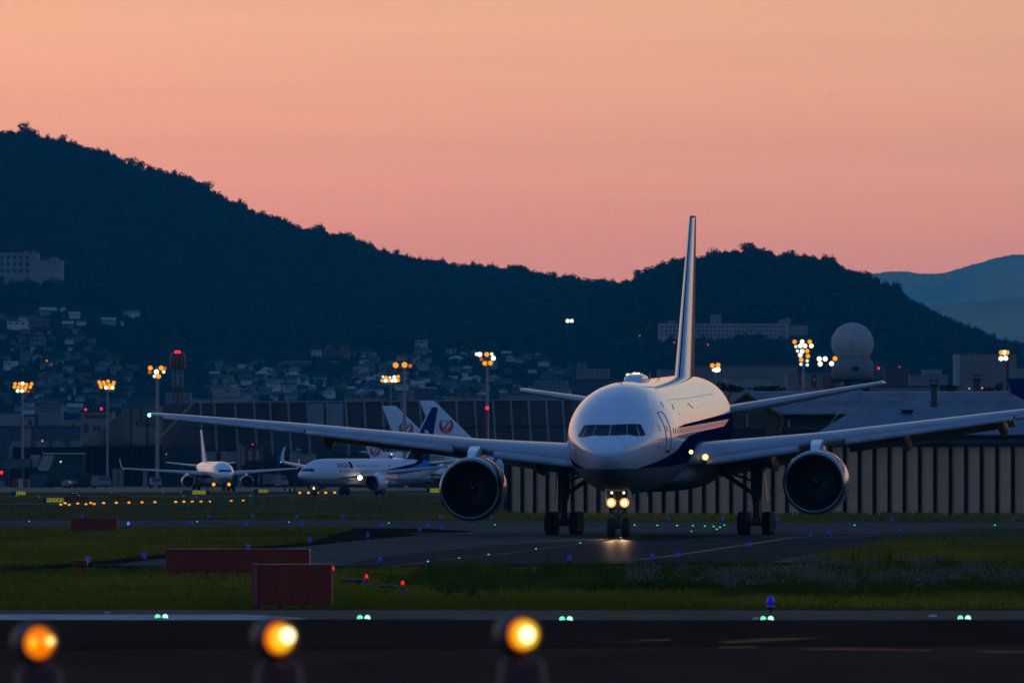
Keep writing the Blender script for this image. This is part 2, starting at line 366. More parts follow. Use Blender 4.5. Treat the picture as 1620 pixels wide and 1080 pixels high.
# ------------------------------------------------------------------ ground sheets
def grass_mat(name, stops, s1=0.02, s2=0.35):
    m, t, b = newmat(name); vec, _ = coords(t)
    n1 = noise(t, vec, s1, 4, (1, 0.35, 1)); n2 = noise(t, vec, s2, 5, (1.6, 0.12, 1)); n3 = noise(t, vec, 3.2, 3, (1.0, 0.05, 1))
    f = n1*0.5+n2*0.35+n3*0.25
    t.links.new(ramp(t, f, stops), b.inputs['Base Color']); b.inputs['Roughness'].default_value = 0.95; b.inputs['Specular IOR Level'].default_value = 0.0
    return m
m_grass = grass_mat('mown_grass', [(0.36, (0.045,0.038,0.002)), (0.48, (0.088,0.062,0.004)), (0.58, (0.125,0.076,0.006)), (0.70, (0.15,0.08,0.010))])
def asph(name, c, var=0.25, rough=0.95, spec=0.0, sy=0.06):
    m, t, b = newmat(name); vec, _ = coords(t)
    n = noise(t, vec, 0.05, 5, (1, 0.5, 1))*0.5+noise(t, vec, 0.9, 4, (0.35, sy, 1))*0.5
    t.links.new(ramp(t, n, [(0.34, tuple(k*(1-var) for k in c)), (0.5, c), (0.68, tuple(k*(1+var) for k in c))]), b.inputs['Base Color'])
    b.inputs['Roughness'].default_value = 1.0; b.inputs['Specular IOR Level'].default_value = 0.0
    if spec > 0:                                                   # worn, faintly shiny surface: a small constant share of gloss
        g = t.nodes.new('ShaderNodeBsdfGlossy'); g.inputs['Roughness'].default_value = rough; g.inputs['Color'].default_value = (1, 1, 1, 1)
        mx = t.nodes.new('ShaderNodeMixShader'); mx.inputs[0].default_value = spec; o_ = t.nodes['Material Output']
        t.links.new(b.outputs[0], mx.inputs[1]); t.links.new(g.outputs[0], mx.inputs[2]); t.links.new(mx.outputs[0], o_.inputs['Surface'])
    bn = t.nodes.new('ShaderNodeBump'); bn.inputs['Strength'].default_value = 0.06; t.links.new(noise(t, vec, 6, 3).s, bn.inputs['Height']); t.links.new(bn.outputs[0], b.inputs['Normal'])
    return m
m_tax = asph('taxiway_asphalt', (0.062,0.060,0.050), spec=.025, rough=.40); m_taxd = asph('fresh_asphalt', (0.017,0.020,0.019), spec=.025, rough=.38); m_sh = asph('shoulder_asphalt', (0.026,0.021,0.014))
m_conc = asph('apron_concrete', (0.30,0.205,0.13), 0.12, 0.9, 0.0); m_rwy = asph('runway_asphalt', (0.094,0.045,0.026)); m_rub = asph('rubbered_asphalt', (0.060,0.028,0.017)); m_pale = asph('pale_shoulder', (0.19,0.125,0.078))
m_white = mat('white_marking', (0.50,0.43,0.36), 0.8, var=0.25, vscale=0.8, spec=0.0); m_yel = mat('yellow_marking', (0.36,0.22,0.10), 0.8, var=0.3, vscale=0.6, spec=0.0); m_wyel = mat('worn_marking', (0.22,0.15,0.09), 0.8, var=0.4, vscale=0.5, spec=0.0); m_wfg = mat('faded_paint', (0.32,0.12,0.04), 0.9, var=0.5, vscale=0.4, spec=0.0)
LAY = 0.004
def sheet(name, poly, m, lay, px=True):
    z = LAY*lay; pts = [G(x, y, z) for x, y in poly] if px else polyz(poly, z)
    o = MB().add(pts, [tuple(range(len(pts)))], 0).build(name, m); return struct(fixn_up(o))
def fixn_up(o):
    if o.data.polygons[0].normal.z < 0: o.data.flip_normals()
    return o
def smooth_line(pts, n=8):
    pts = [Vector(p) for p in pts]; o = []
    for i in range(len(pts)-1):
        p0, p1, p2, p3 = pts[max(i-1,0)], pts[i], pts[i+1], pts[min(i+2,len(pts)-1)]
        for k in range(n):
            u = k/n; o.append(0.5*((2*p1)+(p2-p0)*u+(2*p0-5*p1+4*p2-p3)*u*u+(3*p1-p0-3*p2+p3)*u**3))
    return o+[pts[-1]]
def strip(name, pxpts, w, m, lay):
    c = smooth_line([G(x, y, LAY*lay) for x, y in pxpts], 10); L = []; Rr = []
    for i, p in enumerate(c):
        t = (c[min(i+1,len(c)-1)]-c[max(i-1,0)]); t.z = 0; t.normalize(); s = Vector((-t.y, t.x, 0))*w/2
        L.append(p+s); Rr.append(p-s)
    n = len(c); o = MB().add(L+Rr, [(i, n+i, n+i+1, i+1) for i in range(n-1)], 0).build(name, m); return struct(fixn_up(o))
sheet('ground', [(-9500,-2300),(9500,-2300),(9500,2960),(-9500,2960)], m_grass, 0, False)
# near runway (foreground)
def band(name, y0, y1, m, lay, x0=-700, x1=2300): return sheet(name, [(x0,y0),(x1,y0),(x1,y1),(x0,y1)], m, lay)
sheet('runway', [(-160,150),(160,150),(160,G(0,963).y),(-160,G(0,963).y)], m_rwy, 1, False)
sheet('runway_rubber', [(-700,980),(300,979.5),(800,981),(2300,981),(2300,1019),(1100,1022),(700,1026),(-700,1027)], m_rub, 2)
sheet('runway_shoulder', [(-700,963),(2300,966),(2300,980),(800,980),(300,978.5),(-700,979)], m_pale, 3)
sheet('runway_edge_marking', [(-700,970.5),(250,971.5),(380,971.6),(440,973.5),(488,978.2),(440,980),(-700,980)], m_white, 4)
for a in ([(1130,1014),(1210,1009),(1310,1006.5),(1318,1007.5),(1250,1012),(1150,1017)], [(1135,1022),(1195,1021.4),(1200,1024),(1140,1025)], [(1260,1025.5),(1330,1024),(1480,1027),(1470,1029),(1330,1028),(1270,1027)], [(1540,1029),(1640,1028.5),(1640,1032),(1560,1032)], [(930,1014),(1000,1012.5),(1060,1010),(1060,1012),(1000,1015)], [(960,970),(1000,969),(998,975),(965,976)]):
    sheet('worn_paint', a, m_wfg, 4)
sheet('white_dash', [(163,967),(176,967),(174,969.5),(165,969.5)], m_white, 4); sheet('white_dash', [(1471,971.5),(1483,971.5),(1482,975),(1468,975)], m_white, 4); sheet('white_dash', [(1192,976),(1202,975),(1200,979),(1190,980)], m_white, 4)
# far taxiway, bend, shoulders
sheet('taxiway', [(-900,821),(560,822),(800,824),(1130,825.5),(2500,828),(2500,839),(1620,838.5),(1470,843.5),(1400,848),(1330,853),(1250,866),(1190,876),(1120,884),(1060,889),(1000,891),(700,893.5),(528,894.5),(300,895),(180,894),(220,887),(300,878),(490,863),(560,855.5),(660,847),(740,842),(752,839.5),(700,836.5),(560,833.5),(-900,832.5)], m_tax, 2)
sheet('taxiway_shoulder', [(-900,900),(0,897),(60,895),(150,888),(262,876),(330,870),(430,862.5),(490,857.5),(530,845),(565,835),(640,836),(700,836.6),(752,839.5),(740,842.5),(660,847.5),(560,856),(490,863.5),(300,878.5),(240,884.5),(190,894),(300,895.3),(528,894.8),(528,897),(300,899),(0,904),(-900,908)], m_sh, 1)
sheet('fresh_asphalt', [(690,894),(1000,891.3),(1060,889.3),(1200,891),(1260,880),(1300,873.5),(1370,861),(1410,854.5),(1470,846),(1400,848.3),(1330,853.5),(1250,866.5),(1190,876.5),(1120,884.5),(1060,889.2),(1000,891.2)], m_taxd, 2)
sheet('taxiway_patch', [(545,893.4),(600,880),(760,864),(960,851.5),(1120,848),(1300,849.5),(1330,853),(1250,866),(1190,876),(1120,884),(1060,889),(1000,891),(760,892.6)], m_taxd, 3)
sheet('taxiway_far_patch', [(640,843),(960,840),(1300,838),(1620,837),(1620,838.4),(1470,842.5),(1400,847),(1330,852),(1120,847.5),(960,851),(850,854),(700,852)], m_tax, 4)
sheet('pale_shoulder', [(1203,891.5),(1262,880.3),(1302,873.7),(1372,861.2),(1412,854.7),(1440,855),(1425,861),(1400,865),(1345,876),(1320,880),(1300,885),(1420,888.5),(1300,890)], m_pale, 2)
sheet('taxiway_edge_dark', [(1060,889.6),(1340,888.6),(1520,888.0),(1520,890.2),(1340,891.2),(528,897.5),(528,895),(700,894)], m_sh, 3)
strip('taxiway_line', [(600,897),(640,893),(690,886.5),(740,881),(800,875),(860,867.5),(918,859.5),(965,853),(1010,847),(1060,842),(1094,839),(1120,835.8),(1131,833.6),(1118,831.6),(1090,830.4),(1050,829.8),(1000,829.6),(940,829.6)], 0.34, m_wyel, 6)
strip('taxiway_edge_line', [(880,888.8),(960,887.2),(1030,882.5),(1090,874.5),(1150,865.5),(1200,858),(1250,850.8),(1300,846.8),(1370,844.5),(1440,842.2)], 0.42, m_yel, 6)
strip('taxiway_edge_line', [(150,894),(200,891),(230,889.5),(262,888.5),(330,880),(420,870.5),(490,864.5),(540,858.8),(590,854.2),(650,848.8),(700,845.5),(735,842.7),(757,840.6),(752,839.3),(730,838.2),(700,837.4)], 0.36, m_wyel, 6)
strip('taxiway_edge_line', [(-300,822.2),(250,822.6),(560,823.2),(800,825)], 0.3, m_wyel, 6); strip('taxiway_edge_line', [(-300,830.2),(0,830.4),(112,831)], 0.3, m_wyel, 6)
# far field: thin taxiways and the apron
band('far_taxiway', 796.5, 801, m_sh, 1, -1500, 95); sheet('far_taxiway', [(-1500,795.8),(300,795),(395,791.5),(450,789.5),(520,788.5),(520,789.6),(430,793.5),(300,798.5),(-1500,799)], m_tax, 2)
sheet('far_taxiway', [(-2500,783.8),(100,783.6),(300,783),(470,781.5),(690,779),(2500,776),(2500,779),(690,784),(470,786),(300,786.3),(-2500,786.5)], m_tax, 1)
sheet('dark_bare_strip', [(590,811),(640,807.5),(680,806.5),(690,809),(650,813.5),(600,813.8)], m_sh, 1)
sheet('apron', [(-4500,766.8),(4500,766.8),(4500,779.6),(2500,779.3),(690,775.5),(300,778),(-2500,780)], m_conc, 1)
# ------------------------------------------------------------------ grass that stands (blades as one mesh per patch)
m_bl, t, b = newmat('grass_blades'); vec, _ = coords(t)
t.links.new(ramp(t, noise(t, vec, 0.35, 4, (1, .2, 1)), [(0.35, (0.05,0.068,0.005)), (0.52, (0.09,0.105,0.008)), (0.66, (0.15,0.135,0.012)), (0.8, (0.22,0.15,0.02))]), b.inputs['Base Color'])
b.inputs['Roughness'].default_value = 0.9; b.inputs['Specular IOR Level'].default_value = 0.08
m_dryb, t, b = newmat('dry_grass_blades'); vec, _ = coords(t)
t.links.new(ramp(t, noise(t, vec, 0.12, 5, (1, .3, 1)), [(0.35, (0.12,0.10,0.02)), (0.5, (0.20,0.15,0.045)), (0.62, (0.27,0.17,0.07)), (0.75, (0.15,0.12,0.025))]), b.inputs['Base Color'])
b.inputs['Roughness'].default_value = 0.95; b.inputs['Specular IOR Level'].default_value = 0.05
m_fl = mat('seed_heads', (0.20,0.145,0.09), 0.9, var=0.3, vscale=0.5, spec=0.05)
def blades(name, xyz, h, w, lean, m):
    """triangular blades: xyz (n,3) roots, h and w per blade"""
    n = len(xyz); a = rng.uniform(0, math.pi, n); L = rng.normal(0, 1, (n, 2))*lean[:, None]
    dx = np.stack([np.cos(a)*w/2, np.sin(a)*w/2*0.4, np.zeros(n)], 1)
    tip = xyz+np.stack([L[:,0]*h, L[:,1]*h, h], 1); mid = xyz+np.stack([L[:,0]*h*.35, L[:,1]*h*.35, h*.55], 1)
    v = np.stack([xyz-dx, xyz+dx, mid+dx*.75, tip, mid-dx*.75], 1).reshape(-1, 3)
    me = bpy.data.meshes.new(name); me.vertices.add(5*n); me.vertices.foreach_set('co', v.ravel().astype(np.float32))
    me.loops.add(5*n); me.loops.foreach_set('vertex_index', np.arange(5*n, dtype=np.int32)); me.polygons.add(n); me.polygons.foreach_set('loop_start', np.arange(0, 5*n, 5, dtype=np.int32))
    me.update(calc_edges=True); me.materials.append(m); o = bpy.data.objects.new(name, me); COL.objects.link(o); o['kind'] = 'stuff'; return o
def gpts(px, py): d = CH*F/(py-HY); return np.stack([(px-CX)*d/F, d, np.zeros_like(d)], 1)
def vnoise(x, f, seed):
    q = np.random.default_rng(seed).uniform(0, 1, 4096); i = np.floor(x*f).astype(int); u = x*f-i; u = u*u*(3-2*u)
    return q[i % 4096]*(1-u)+q[(i+1) % 4096]*u
def n2(x, y, seed):
    q = np.random.default_rng(seed).uniform(0, 1, (256, 256)); i, j = np.floor(x).astype(int), np.floor(y).astype(int); u, v = x-i, y-j; u = u*u*(3-2*u); v = v*v*(3-2*v); g = lambda a, b: q[a % 256, b % 256]
    return (g(i,j)*(1-u)+g(i+1,j)*u)*(1-v)+(g(i,j+1)*(1-u)+g(i+1,j+1)*u)*v
# tall dark clumps between runway and taxiway
n = 60000; px = rng.uniform(560, 1720, n); py = rng.uniform(899, 953, n)
f = n2(px/55, py/7, 1)*.6+n2(px/15, py/3, 2)*.4; env = np.clip((px-600)/110, 0, 1)
ymid = 921+8*vnoise(px, 1/140, 5); keep = (np.abs(py-ymid) < 17*env*(.55+.7*f)*rng.uniform(.6, 1.1, n)) & (f > rng.uniform(.1, .5, n))
px, py = px[keep], py[keep]; p3 = gpts(px, py); hh = rng.uniform(.22, .58, len(px))*(.35+1.0*n2(px/20, py/5, 9))*(1+.6*(rng.uniform(0,1,len(px)) < .012))
blades('tall_grass', p3, hh, rng.uniform(.02, .05, len(px)), np.full(len(px), .16), m_bl)
n = 1500; px = rng.uniform(680, 1720, n); py = 906+14*n2(px/120, px*0, 6)+rng.normal(0, 4, n); k = n2(px/22, py/6, 91) > .52; px, py = px[k], np.clip(py[k], 900, 950)
blades('tall_reeds', gpts(px, py), rng.uniform(.40, .85, len(px))*(.5+n2(px/30, py/9, 17)), rng.uniform(.04, .10, len(px)), np.full(len(px), .09), m_bl)
# whitish seed heads in front of them
n = 13000; px = rng.uniform(990, 1720, n); py = 926+9*vnoise(px, 1/55, 3)+rng.normal(0, 5.5, n)-8*np.clip((1120-px)/200, 0, 1)
keep = n2(px/24, py/4, 21)*.5+n2(px/90, py/12, 22)*.55 > rng.uniform(.35, .85, n); px, py = px[keep], np.clip(py[keep], 905, 955)
p3 = gpts(px, py); hh = rng.uniform(.35, .62, len(px)); blades('seed_stalks', p3, hh, np.full(len(px), .02), np.full(len(px), .1), m_bl)
p3[:,2] = hh*.9; blades('seed_heads', p3, rng.uniform(.05, .13, len(px)), rng.uniform(.04, .09, len(px)), np.full(len(px), .3), m_fl)
n = 6000; px = rng.uniform(1250, 1720, n); py = 908+rng.normal(0, 3.5, n)+5*vnoise(px, 1/40, 13); keep = n2(px/28, py/4, 41) > rng.uniform(.4, .9, n)
px, py = px[keep], py[keep]; p3 = gpts(px, py); p3[:,2] = rng.uniform(.4, .6, len(px)); blades('seed_heads', p3, rng.uniform(.05, .09, len(px)), rng.uniform(.03, .07, len(px)), np.full(len(px), .3), m_fl)
# short grass over the near strip and both verges
def verge(n, x0, x1, y0, y1, h, w, m, ok=None, name='short_grass'):
    px = rng.uniform(x0, x1, n); d0, d1 = CH*F/(y1-HY), CH*F/(y0-HY)
    u = rng.uniform(0, 1, n); d = d0*(d1/d0)**u; py = HY+CH*F/d
    if ok is not None: k = ok(px, py); px, py = px[k], py[k]
    k = n2(px/30, d[:len(px)]*0+py/1.6, 77) > rng.uniform(.1, .75, len(px)); px, py = px[k], py[k]
    blades(name, gpts(px, py), rng.uniform(.5, 1.3, len(px))*h, rng.uniform(.6, 1.4, len(px))*w, np.full(len(px), .25), m)
m_gb, t, b = newmat('mown_blades'); vec, _ = coords(t)
t.links.new(ramp(t, noise(t, vec, 0.06, 5, (1, .3, 1)), [(0.30, (0.11,0.11,0.006)), (0.46, (0.22,0.165,0.012)), (0.60, (0.36,0.22,0.016)), (0.74, (0.42,0.22,0.03))]), b.inputs['Base Color'])
b.inputs['Roughness'].default_value = 0.95; b.inputs['Specular IOR Level'].default_value = 0.05
verge(70000, -60, 1700, 898, 961, .11, .04, m_gb, lambda x, y: y > 897+6*np.clip((300-x)/300, 0, 1))
verge(30000, -60, 640, 834, 894, .16, .06, m_gb, lambda x, y: y < np.interp(x, [-60,0,60,150,262,330,430,490,530,565,640], [899,896,894,887,875,869,861.5,856.5,844,834,830]))
verge(25000, 1290, 1720, 843, 887, .2, .05, m_gb, lambda x, y: (y > 846+(1460-x)*.19) & (y > 848-(x-1470)*.05))
verge(7000, 1400, 1720, 843, 860, .42, .05, m_dryb, lambda x, y: y > 852-(x-1420)*.06, 'dry_grass')
verge(20000, -60, 820, 801, 820, .30, .09, m_dryb, None, 'dry_grass'); verge(9000, 300, 820, 788, 801, .35, .12, m_dryb, None, 'dry_grass')
verge(16000, 640, 1720, 815, 824.5, .35, .07, m_gb, lambda x, y: y < 822.5+(x-640)*.004); verge(6000, 1300, 1720, 815, 826, .4, .07, m_dryb, None, 'dry_grass')
# ------------------------------------------------------------------ airfield lights
m_blue = emit('blue_glass', (0.01, 0.012, 0.9), 0.21, (0.01,0.01,0.25)); m_lred = mat('red_base', (0.10,0.012,0.012), 0.6, var=0.2); m_rim = mat('pale_rim', (0.35,0.3,0.32), 0.5, var=0.1)
m_blueb = emit('bright_blue_glass', (0.05, 0.12, 1.0), 1.6, (0.01,0.01,0.25))
m_grn = emit('green_glass', (0.015, 1.0, 0.36), .85, (0,0.05,0.02)); m_grnc = emit('green_lamp', (0.42, 1.0, 0.72), 1.7); m_grnd = emit('green_pale_lamp', (0.20, 1.0, 0.55), 1.2); m_steel = mat('dark_steel', (0.05,0.05,0.055), 0.5, metal=0.5, var=0.2)
m_amb = emit('amber_glass', (1.0, 0.36, 0.012), 1.35, (0.2,0.05,0)); m_redl = emit('red_glass', (1.0, 0.012, 0.012), .85, (0.2,0,0))
dome = [(0,.085),(.04,.1),(.12,.098),(.2,.075),(.25,.045),(.27,.0)]
tl0 = None
def edge_light(px, py, label, group=None, s=1.0, bright=False):
    o = thing('edge_light', label, 'light', G(px, py), 0, group or 'blue taxiway edge lights')
    k = s
    MB().lathe([(0,.09*k),(.015*k,.09*k),(.03*k,.03*k),(.10*k,.03*k),(.11*k,.1*k),(.16*k,.11*k)], n=12).build('base', m_lred, o)
    MB().lathe([(.16*k,.112*k),(.18*k,.125*k),(.2*k,.105*k)], n=12).build('rim', m_rim, o)
    MB().lathe([(.2*k+h*k, r*k) for h, r in dome], n=12).build('dome', m_blueb if bright else m_blue, o)
edge_light(409, 961, 'large blue dome light before the square box', s=1.15); edge_light(1219, 969.5, 'large blue dome light alone at the runway edge', s=1.0)
row = [(130,822.5),(330,822.5),(399,821.5),(470,822),(543,822.5),(697,824),(777,824.5),(1057,826),(1143,826),(1230,826.5),(1411,827),(1603,827.5)]
for i, (x, y) in enumerate(row): edge_light(x, y, 'small blue light on the far edge of the far taxiway, '+nth(i, len(row)), s=.85)
row = [(203,834),(303,833),(390,834.5),(477,834.8),(604,837),(677,838.5),(699,841),(664,844.5),(582,853)]
for i, (x, y) in enumerate(row): edge_light(x, y, 'small blue light on the near far-taxiway edge, '+(nth(i, len(row)) if i < 7 else ['by the dark shoulder tip','left of the dark shoulder tip'][i-7]), s=.82, bright=(i == 0))
row = [(228,887.5),(392,871.5),(490,861)]
for i, (x, y) in enumerate(row): edge_light(x, y, 'blue light along the taxiway bend, '+['left of the long red barrier','peeping over the long red barrier','right of the long red barrier'][i], s=.78)
edge_light(139, 893, 'blue light at the right end of the low red box', s=.75)
row = [(601,894),(901,891),(1032,888),(1072,885.5),(1186,868),(1282,852.5),(1311,848.5),(1424,845)]
for i, (x, y) in enumerate(row): edge_light(x, y, 'blue light on the bend before the large aircraft, '+nth(i, len(row)), s=.72)
edge_light(452, 781.5, 'tiny far blue light beside the nose of the twinjet with the blue stripe', s=1.3); edge_light(309, 791.5, 'tiny far blue light among the amber lights', s=1.3)
m_oys = m_steel
def inset(px, py, label, group, s=1.0, two=False):
    o = thing('inset_light', label, 'light', G(px, py), 0, group)
    MB().lathe([(0,.17*s),(.02*s,.16*s),(.03*s,.1*s),(.03*s,0)], n=14).build('housing', m_oys, o)
    for q in ((-.075, .085) if two else (0,)):
        mb = MB().lathe([(0,.001),(.005,.06*s),(.03*s,.075*s),(.055*s,.06*s),(.07*s,.0)], c=(q*s*1.25, -.03*s, .045*s), axis='Y', n=12)
        mb.build('lens', m_grnc if two and q > 0 else (m_grnd if two else m_grn), o)
for i, (x, y) in enumerate([(255,978),(575,979.5),(895,981.5),(1213,981),(1525,980)]):
    inset(x, y, 'bright green inset light on the runway edge, '+['on the white painted stripe','between the two brightest amber lamps','right of the amber lamp near the middle','below the lone blue dome','at the right edge'][i], 'green inset lights across the runway', 0.95, True)
row = [(46,825),(312,825.5),(457,826.5),(615,828),(783,830.5),(1004,831.5),(1040,831.8),(1071,832),(1096,832.2),(1115,833),(1129,833.6),(1139,834.8),(1134,838),(1146,831.5),(1352,831.5),(1574,831.5)]
for i, (x, y) in enumerate(row): inset(x, y, 'tiny green centreline light, far taxiway, '+nth(i, len(row)), 'green centreline lights on the far taxiway', .75 if x < 1000 else .85)
row = [(677,889),(726,883.5),(773,878),(848,869),(918,859.5),(982,851.2),(1094,841)]
for i, (x, y) in enumerate(row): inset(x, y, 'small green light along the curved line, '+nth(i, len(row)), 'green lights on the curved taxi line', .62)
row = [(26,785),(62,786),(125,783.5),(176,779),(258,779),(286,779.5),(291,784),(396,784),(600,782.5),(616,783)]
for i, (x, y) in enumerate(row): inset(x, y, 'faint far green light at the apron edge, '+nth(i, len(row)), 'faint green lights near the apron', .8)
def amber(px, py, label):
    o = thing('amber_light', label, 'light', G(px, py+3.2), 0, 'amber lights in the grass'); d = o.location.y; k = d/1200
    MB().tube([(0,0,0),(0,0,.2*k)], .025, 6).build('stem', m_steel, o); MB().lathe([(.19*k,.05*k),(.2*k,.13*k),(.27*k,.155*k),(.34*k,.12*k),(.38*k,.0)], n=10).build('lamp', m_amb, o)
row = [(96,798.5),(103,796.5),(109.5,799),(123,797),(136,798),(143.7,796),(149,797.7),(164,796),(184,795.7),(204,795.3),(224.7,795),(245,794.7)]
for i, (x, y) in enumerate(row): amber(x, y, 'small amber light in the dense grass row, '+nth(i, len(row)))
row = [(278,794.3),(291,794),(304.3,794),(318,794),(332,794),(366,793),(385,792.3)]
for i, (x, y) in enumerate(row): amber(x, y, 'small amber light in the sparse grass row, '+nth(i, len(row)))
row = [(474.3,780),(488,780),(502,780),(515.3,779.8),(529.5,779.6)]
for i, (x, y) in enumerate(row): amber(x, y, 'amber light under the nose of the blue-striped twinjet, '+nth(i, len(row)))
# approach lamps close to the viewer
m_lens = emit('amber_lens', (1.0, 0.19, 0.001), 1.0, (0.3,0.1,0)); m_hot = emit('hot_filament', (1.0, 0.60, 0.015), 1.1); m_white_hot = emit('white_hot_filament', (1.0, 0.88, 0.45), 2.6)
m_hous = mat('lamp_housing', (0.075,0.05,0.042), 0.55, var=0.2); m_post = mat('red_post', (0.07,0.003,0.001), 0.6, var=0.25)
for i, (px, py, lab, hot) in enumerate(((61, 1016, 'amber approach lamp on a red post, dimmest of the three with two faint filaments', ((-.04,-.0,.040,0),(.048,.010,.036,0),(.05,.012,.014,1))),
                                   (441, 1009, 'bright amber approach lamp on a red post below the red boxes', ((.0,.0,.078,0),(.032,.018,.044,1))), (826, 1003, 'brightest amber approach lamp, with a large white-hot centre', ((.0,.0,.085,0),(.004,.0,.046,1))))):
    o = thing('approach_lamp', lab, 'lamp', ((px-CX)*70/F, 70, 0), 0, 'amber approach lamps close by'); z = CH+(HY-py)*70/F
    M = Euler((0, 0, R(26))).to_matrix().to_4x4()
    MB().tube([(0,.05,-.0),(0,.05,z-.17)], .035, 12).tube([(0,.05,z-.2),(0,.05,z-.1)], .055, 12).lathe([(0,.12),(.02,.12),(.02,.0)], c=(0,.05,0), n=12).lathe([(z-.34,.155),(z-.17,.135),(z-.13,.07)], c=(0,.05,0), n=18).build('post', m_post, o)
    hs = MB().lathe([(-.035,.112),(-.03,.122),(.02,.130),(.10,.132),(.17,.115),(.21,.06),(.215,.0)], c=(0,0,z), axis='Y', n=28, M=M)
    hs.lathe([(-.035,.112),(-.02,.102),(.0,.1)], c=(0,0,z), axis='Y', n=28, M=M)
    hs.box((-.01,.09,z+.02), (.26,.03,.05)).build('housing', m_hous, o)
    ln = MB().lathe([(-.05,.0),(-.048,.028),(-.04,.06),(-.025,.083),(-.01,.092),(.0,.094)], c=(0,0,z), axis='Y', n=28, M=M).build('lens', m_lens, o)
    for x, zz, r, w in hot:
        MB().lathe([(-.062-.012*w,.0),(-.06-.012*w,r*.6),(-.05-.012*w,r),(-.04,r*.9)], c=(x,-.004,z+zz), axis='Y', n=18, M=M).build('filament', m_white_hot if w else m_hot, ln)
# ------------------------------------------------------------------ red equipment boxes, cones, slabs, signs
m_boxr, t, b = newmat('red_brown_panel'); vec, (x, y, z) = coords(t)
nn = noise(t, vec, 0.8, 4); c = ramp(t, nn, [(0.3, (0.27,0.036,0.021)), (0.55, (0.34,0.042,0.022)), (0.75, (0.48,0.030,0.009))]); t.links.new(c, b.inputs['Base Color']); b.inputs['Roughness'].default_value = 0.6; b.inputs['Specular IOR Level'].default_value = 0.2
m_boxlip = mat('red_panel_edge', (0.36,0.07,0.045), 0.5, var=0.25)
def redbox(x0, x1, y0, y1, yg, label, nrib, nleg, depth=1.2):
    d = GD(yg); w = (x1-x0)*d/F; zt, zb = zof(y0, d), zof(y1, d); cx = ((x0+x1)/2-CX)*d/F
    o = thing('equipment_box', label, 'box', (cx, d, 0)); MB().box((0,depth/2,(zt+zb)/2), (w, depth, zt-zb), bev=.02).build('panel', m_boxr, o)
    for i in range(nrib): xx = -w/2+w*(i+.5)/nrib; MB().box((xx,-.008,(zt+zb)/2), (.035,.016,(zt-zb)*.98)).build('rib', m_boxr, o)
    MB().box((0,depth/2-.02,zt+.012), (w*1.004, depth, .025)).build('top_edge', m_boxlip, o)
    for i in range(nleg):
        xx = -w*.42+w*.84*i/(nleg-1); MB().box((xx,.1,zb/2), (.09,.09,zb)).box((xx,.1,.02), (.2,.2,.04)).build('leg', m_steel, o)
    return o, w, zt, zb
o, w, zt, zb = redbox(398, 525, 893.5, 956.5, 963, 'square red-brown equipment box nearest the runway, blue dome in front of it', 5, 4)
MB().box((-w*.455,-.012,(zt+zb)/2), (.12,.024,(zt-zb)*.97)).build('corner_post', m_boxlip, o)
redbox(262, 490, 869, 905.5, 911, 'long red-brown barrier box partly behind the square one', 9, 9); redbox(112, 185, 819, 839, 841.5, 'red-brown box at the far taxiway, smallest of the tall three', 4, 5)
redbox(115, 138, 886.5, 894, 900, 'low red box on short legs at the dark shoulder', 2, 2, .6); redbox(98, 142, 785, 791.5, 793, 'dull far red-brown box behind the amber lights', 4, 4); redbox(174, 206, 784.2, 786.2, 787.5, 'thin dark red far barrier right of the dull box', 3, 4)
redbox(610, 625, 781.5, 784.5, 785, 'tiny far red-brown box under the engine of the twinjet', 2, 2)
m_cone = mat('cone_red', (0.13,0.03,0.028), 0.6, var=0.2)
for px, yb, lab in ((580, 925, 'red cone marker with a lit red lamp, between the two dark slabs'), (637, 936, 'red cone marker with a lit red lamp, at the edge of the tall grass'), (527, 911, 'red cone marker peeping out behind the square red box')):
    o = thing('cone_marker', lab, 'marker', G(px, yb), 0, 'red cone markers with red lamps')
    MB().lathe([(0,.19),(.02,.19),(.03,.17),(.2,.05),(.22,.045),(.22,0)], n=18).build('cone', m_cone, o); MB().lathe([(.22,.05),(.24,.05),(.31,.045),(.34,.03),(.36,.0)], n=14).build('lamp', m_redl, o)
for px, yb, w, lab in ((557, 922, .75, 'low dark slab left of the red cone'), (613, 932, .55, 'low dark slab right of the red cone')):
    o = tag(MB().box((0,.3,.07), (w,.6,.14), bev=.03).build('ground_slab', m_steel), lab, 'slab'); o.location = G(px, yb)
m_sy = emit('sign_yellow', (0.72, 0.62, 0.01), 0.22, (0.55,0.45,0.02)); m_sb = mat('sign_black', (0.012,0.012,0.012), 0.6, var=0.1); m_sr = mat('sign_red', (0.30,0.025,0.02), 0.6, var=0.1)
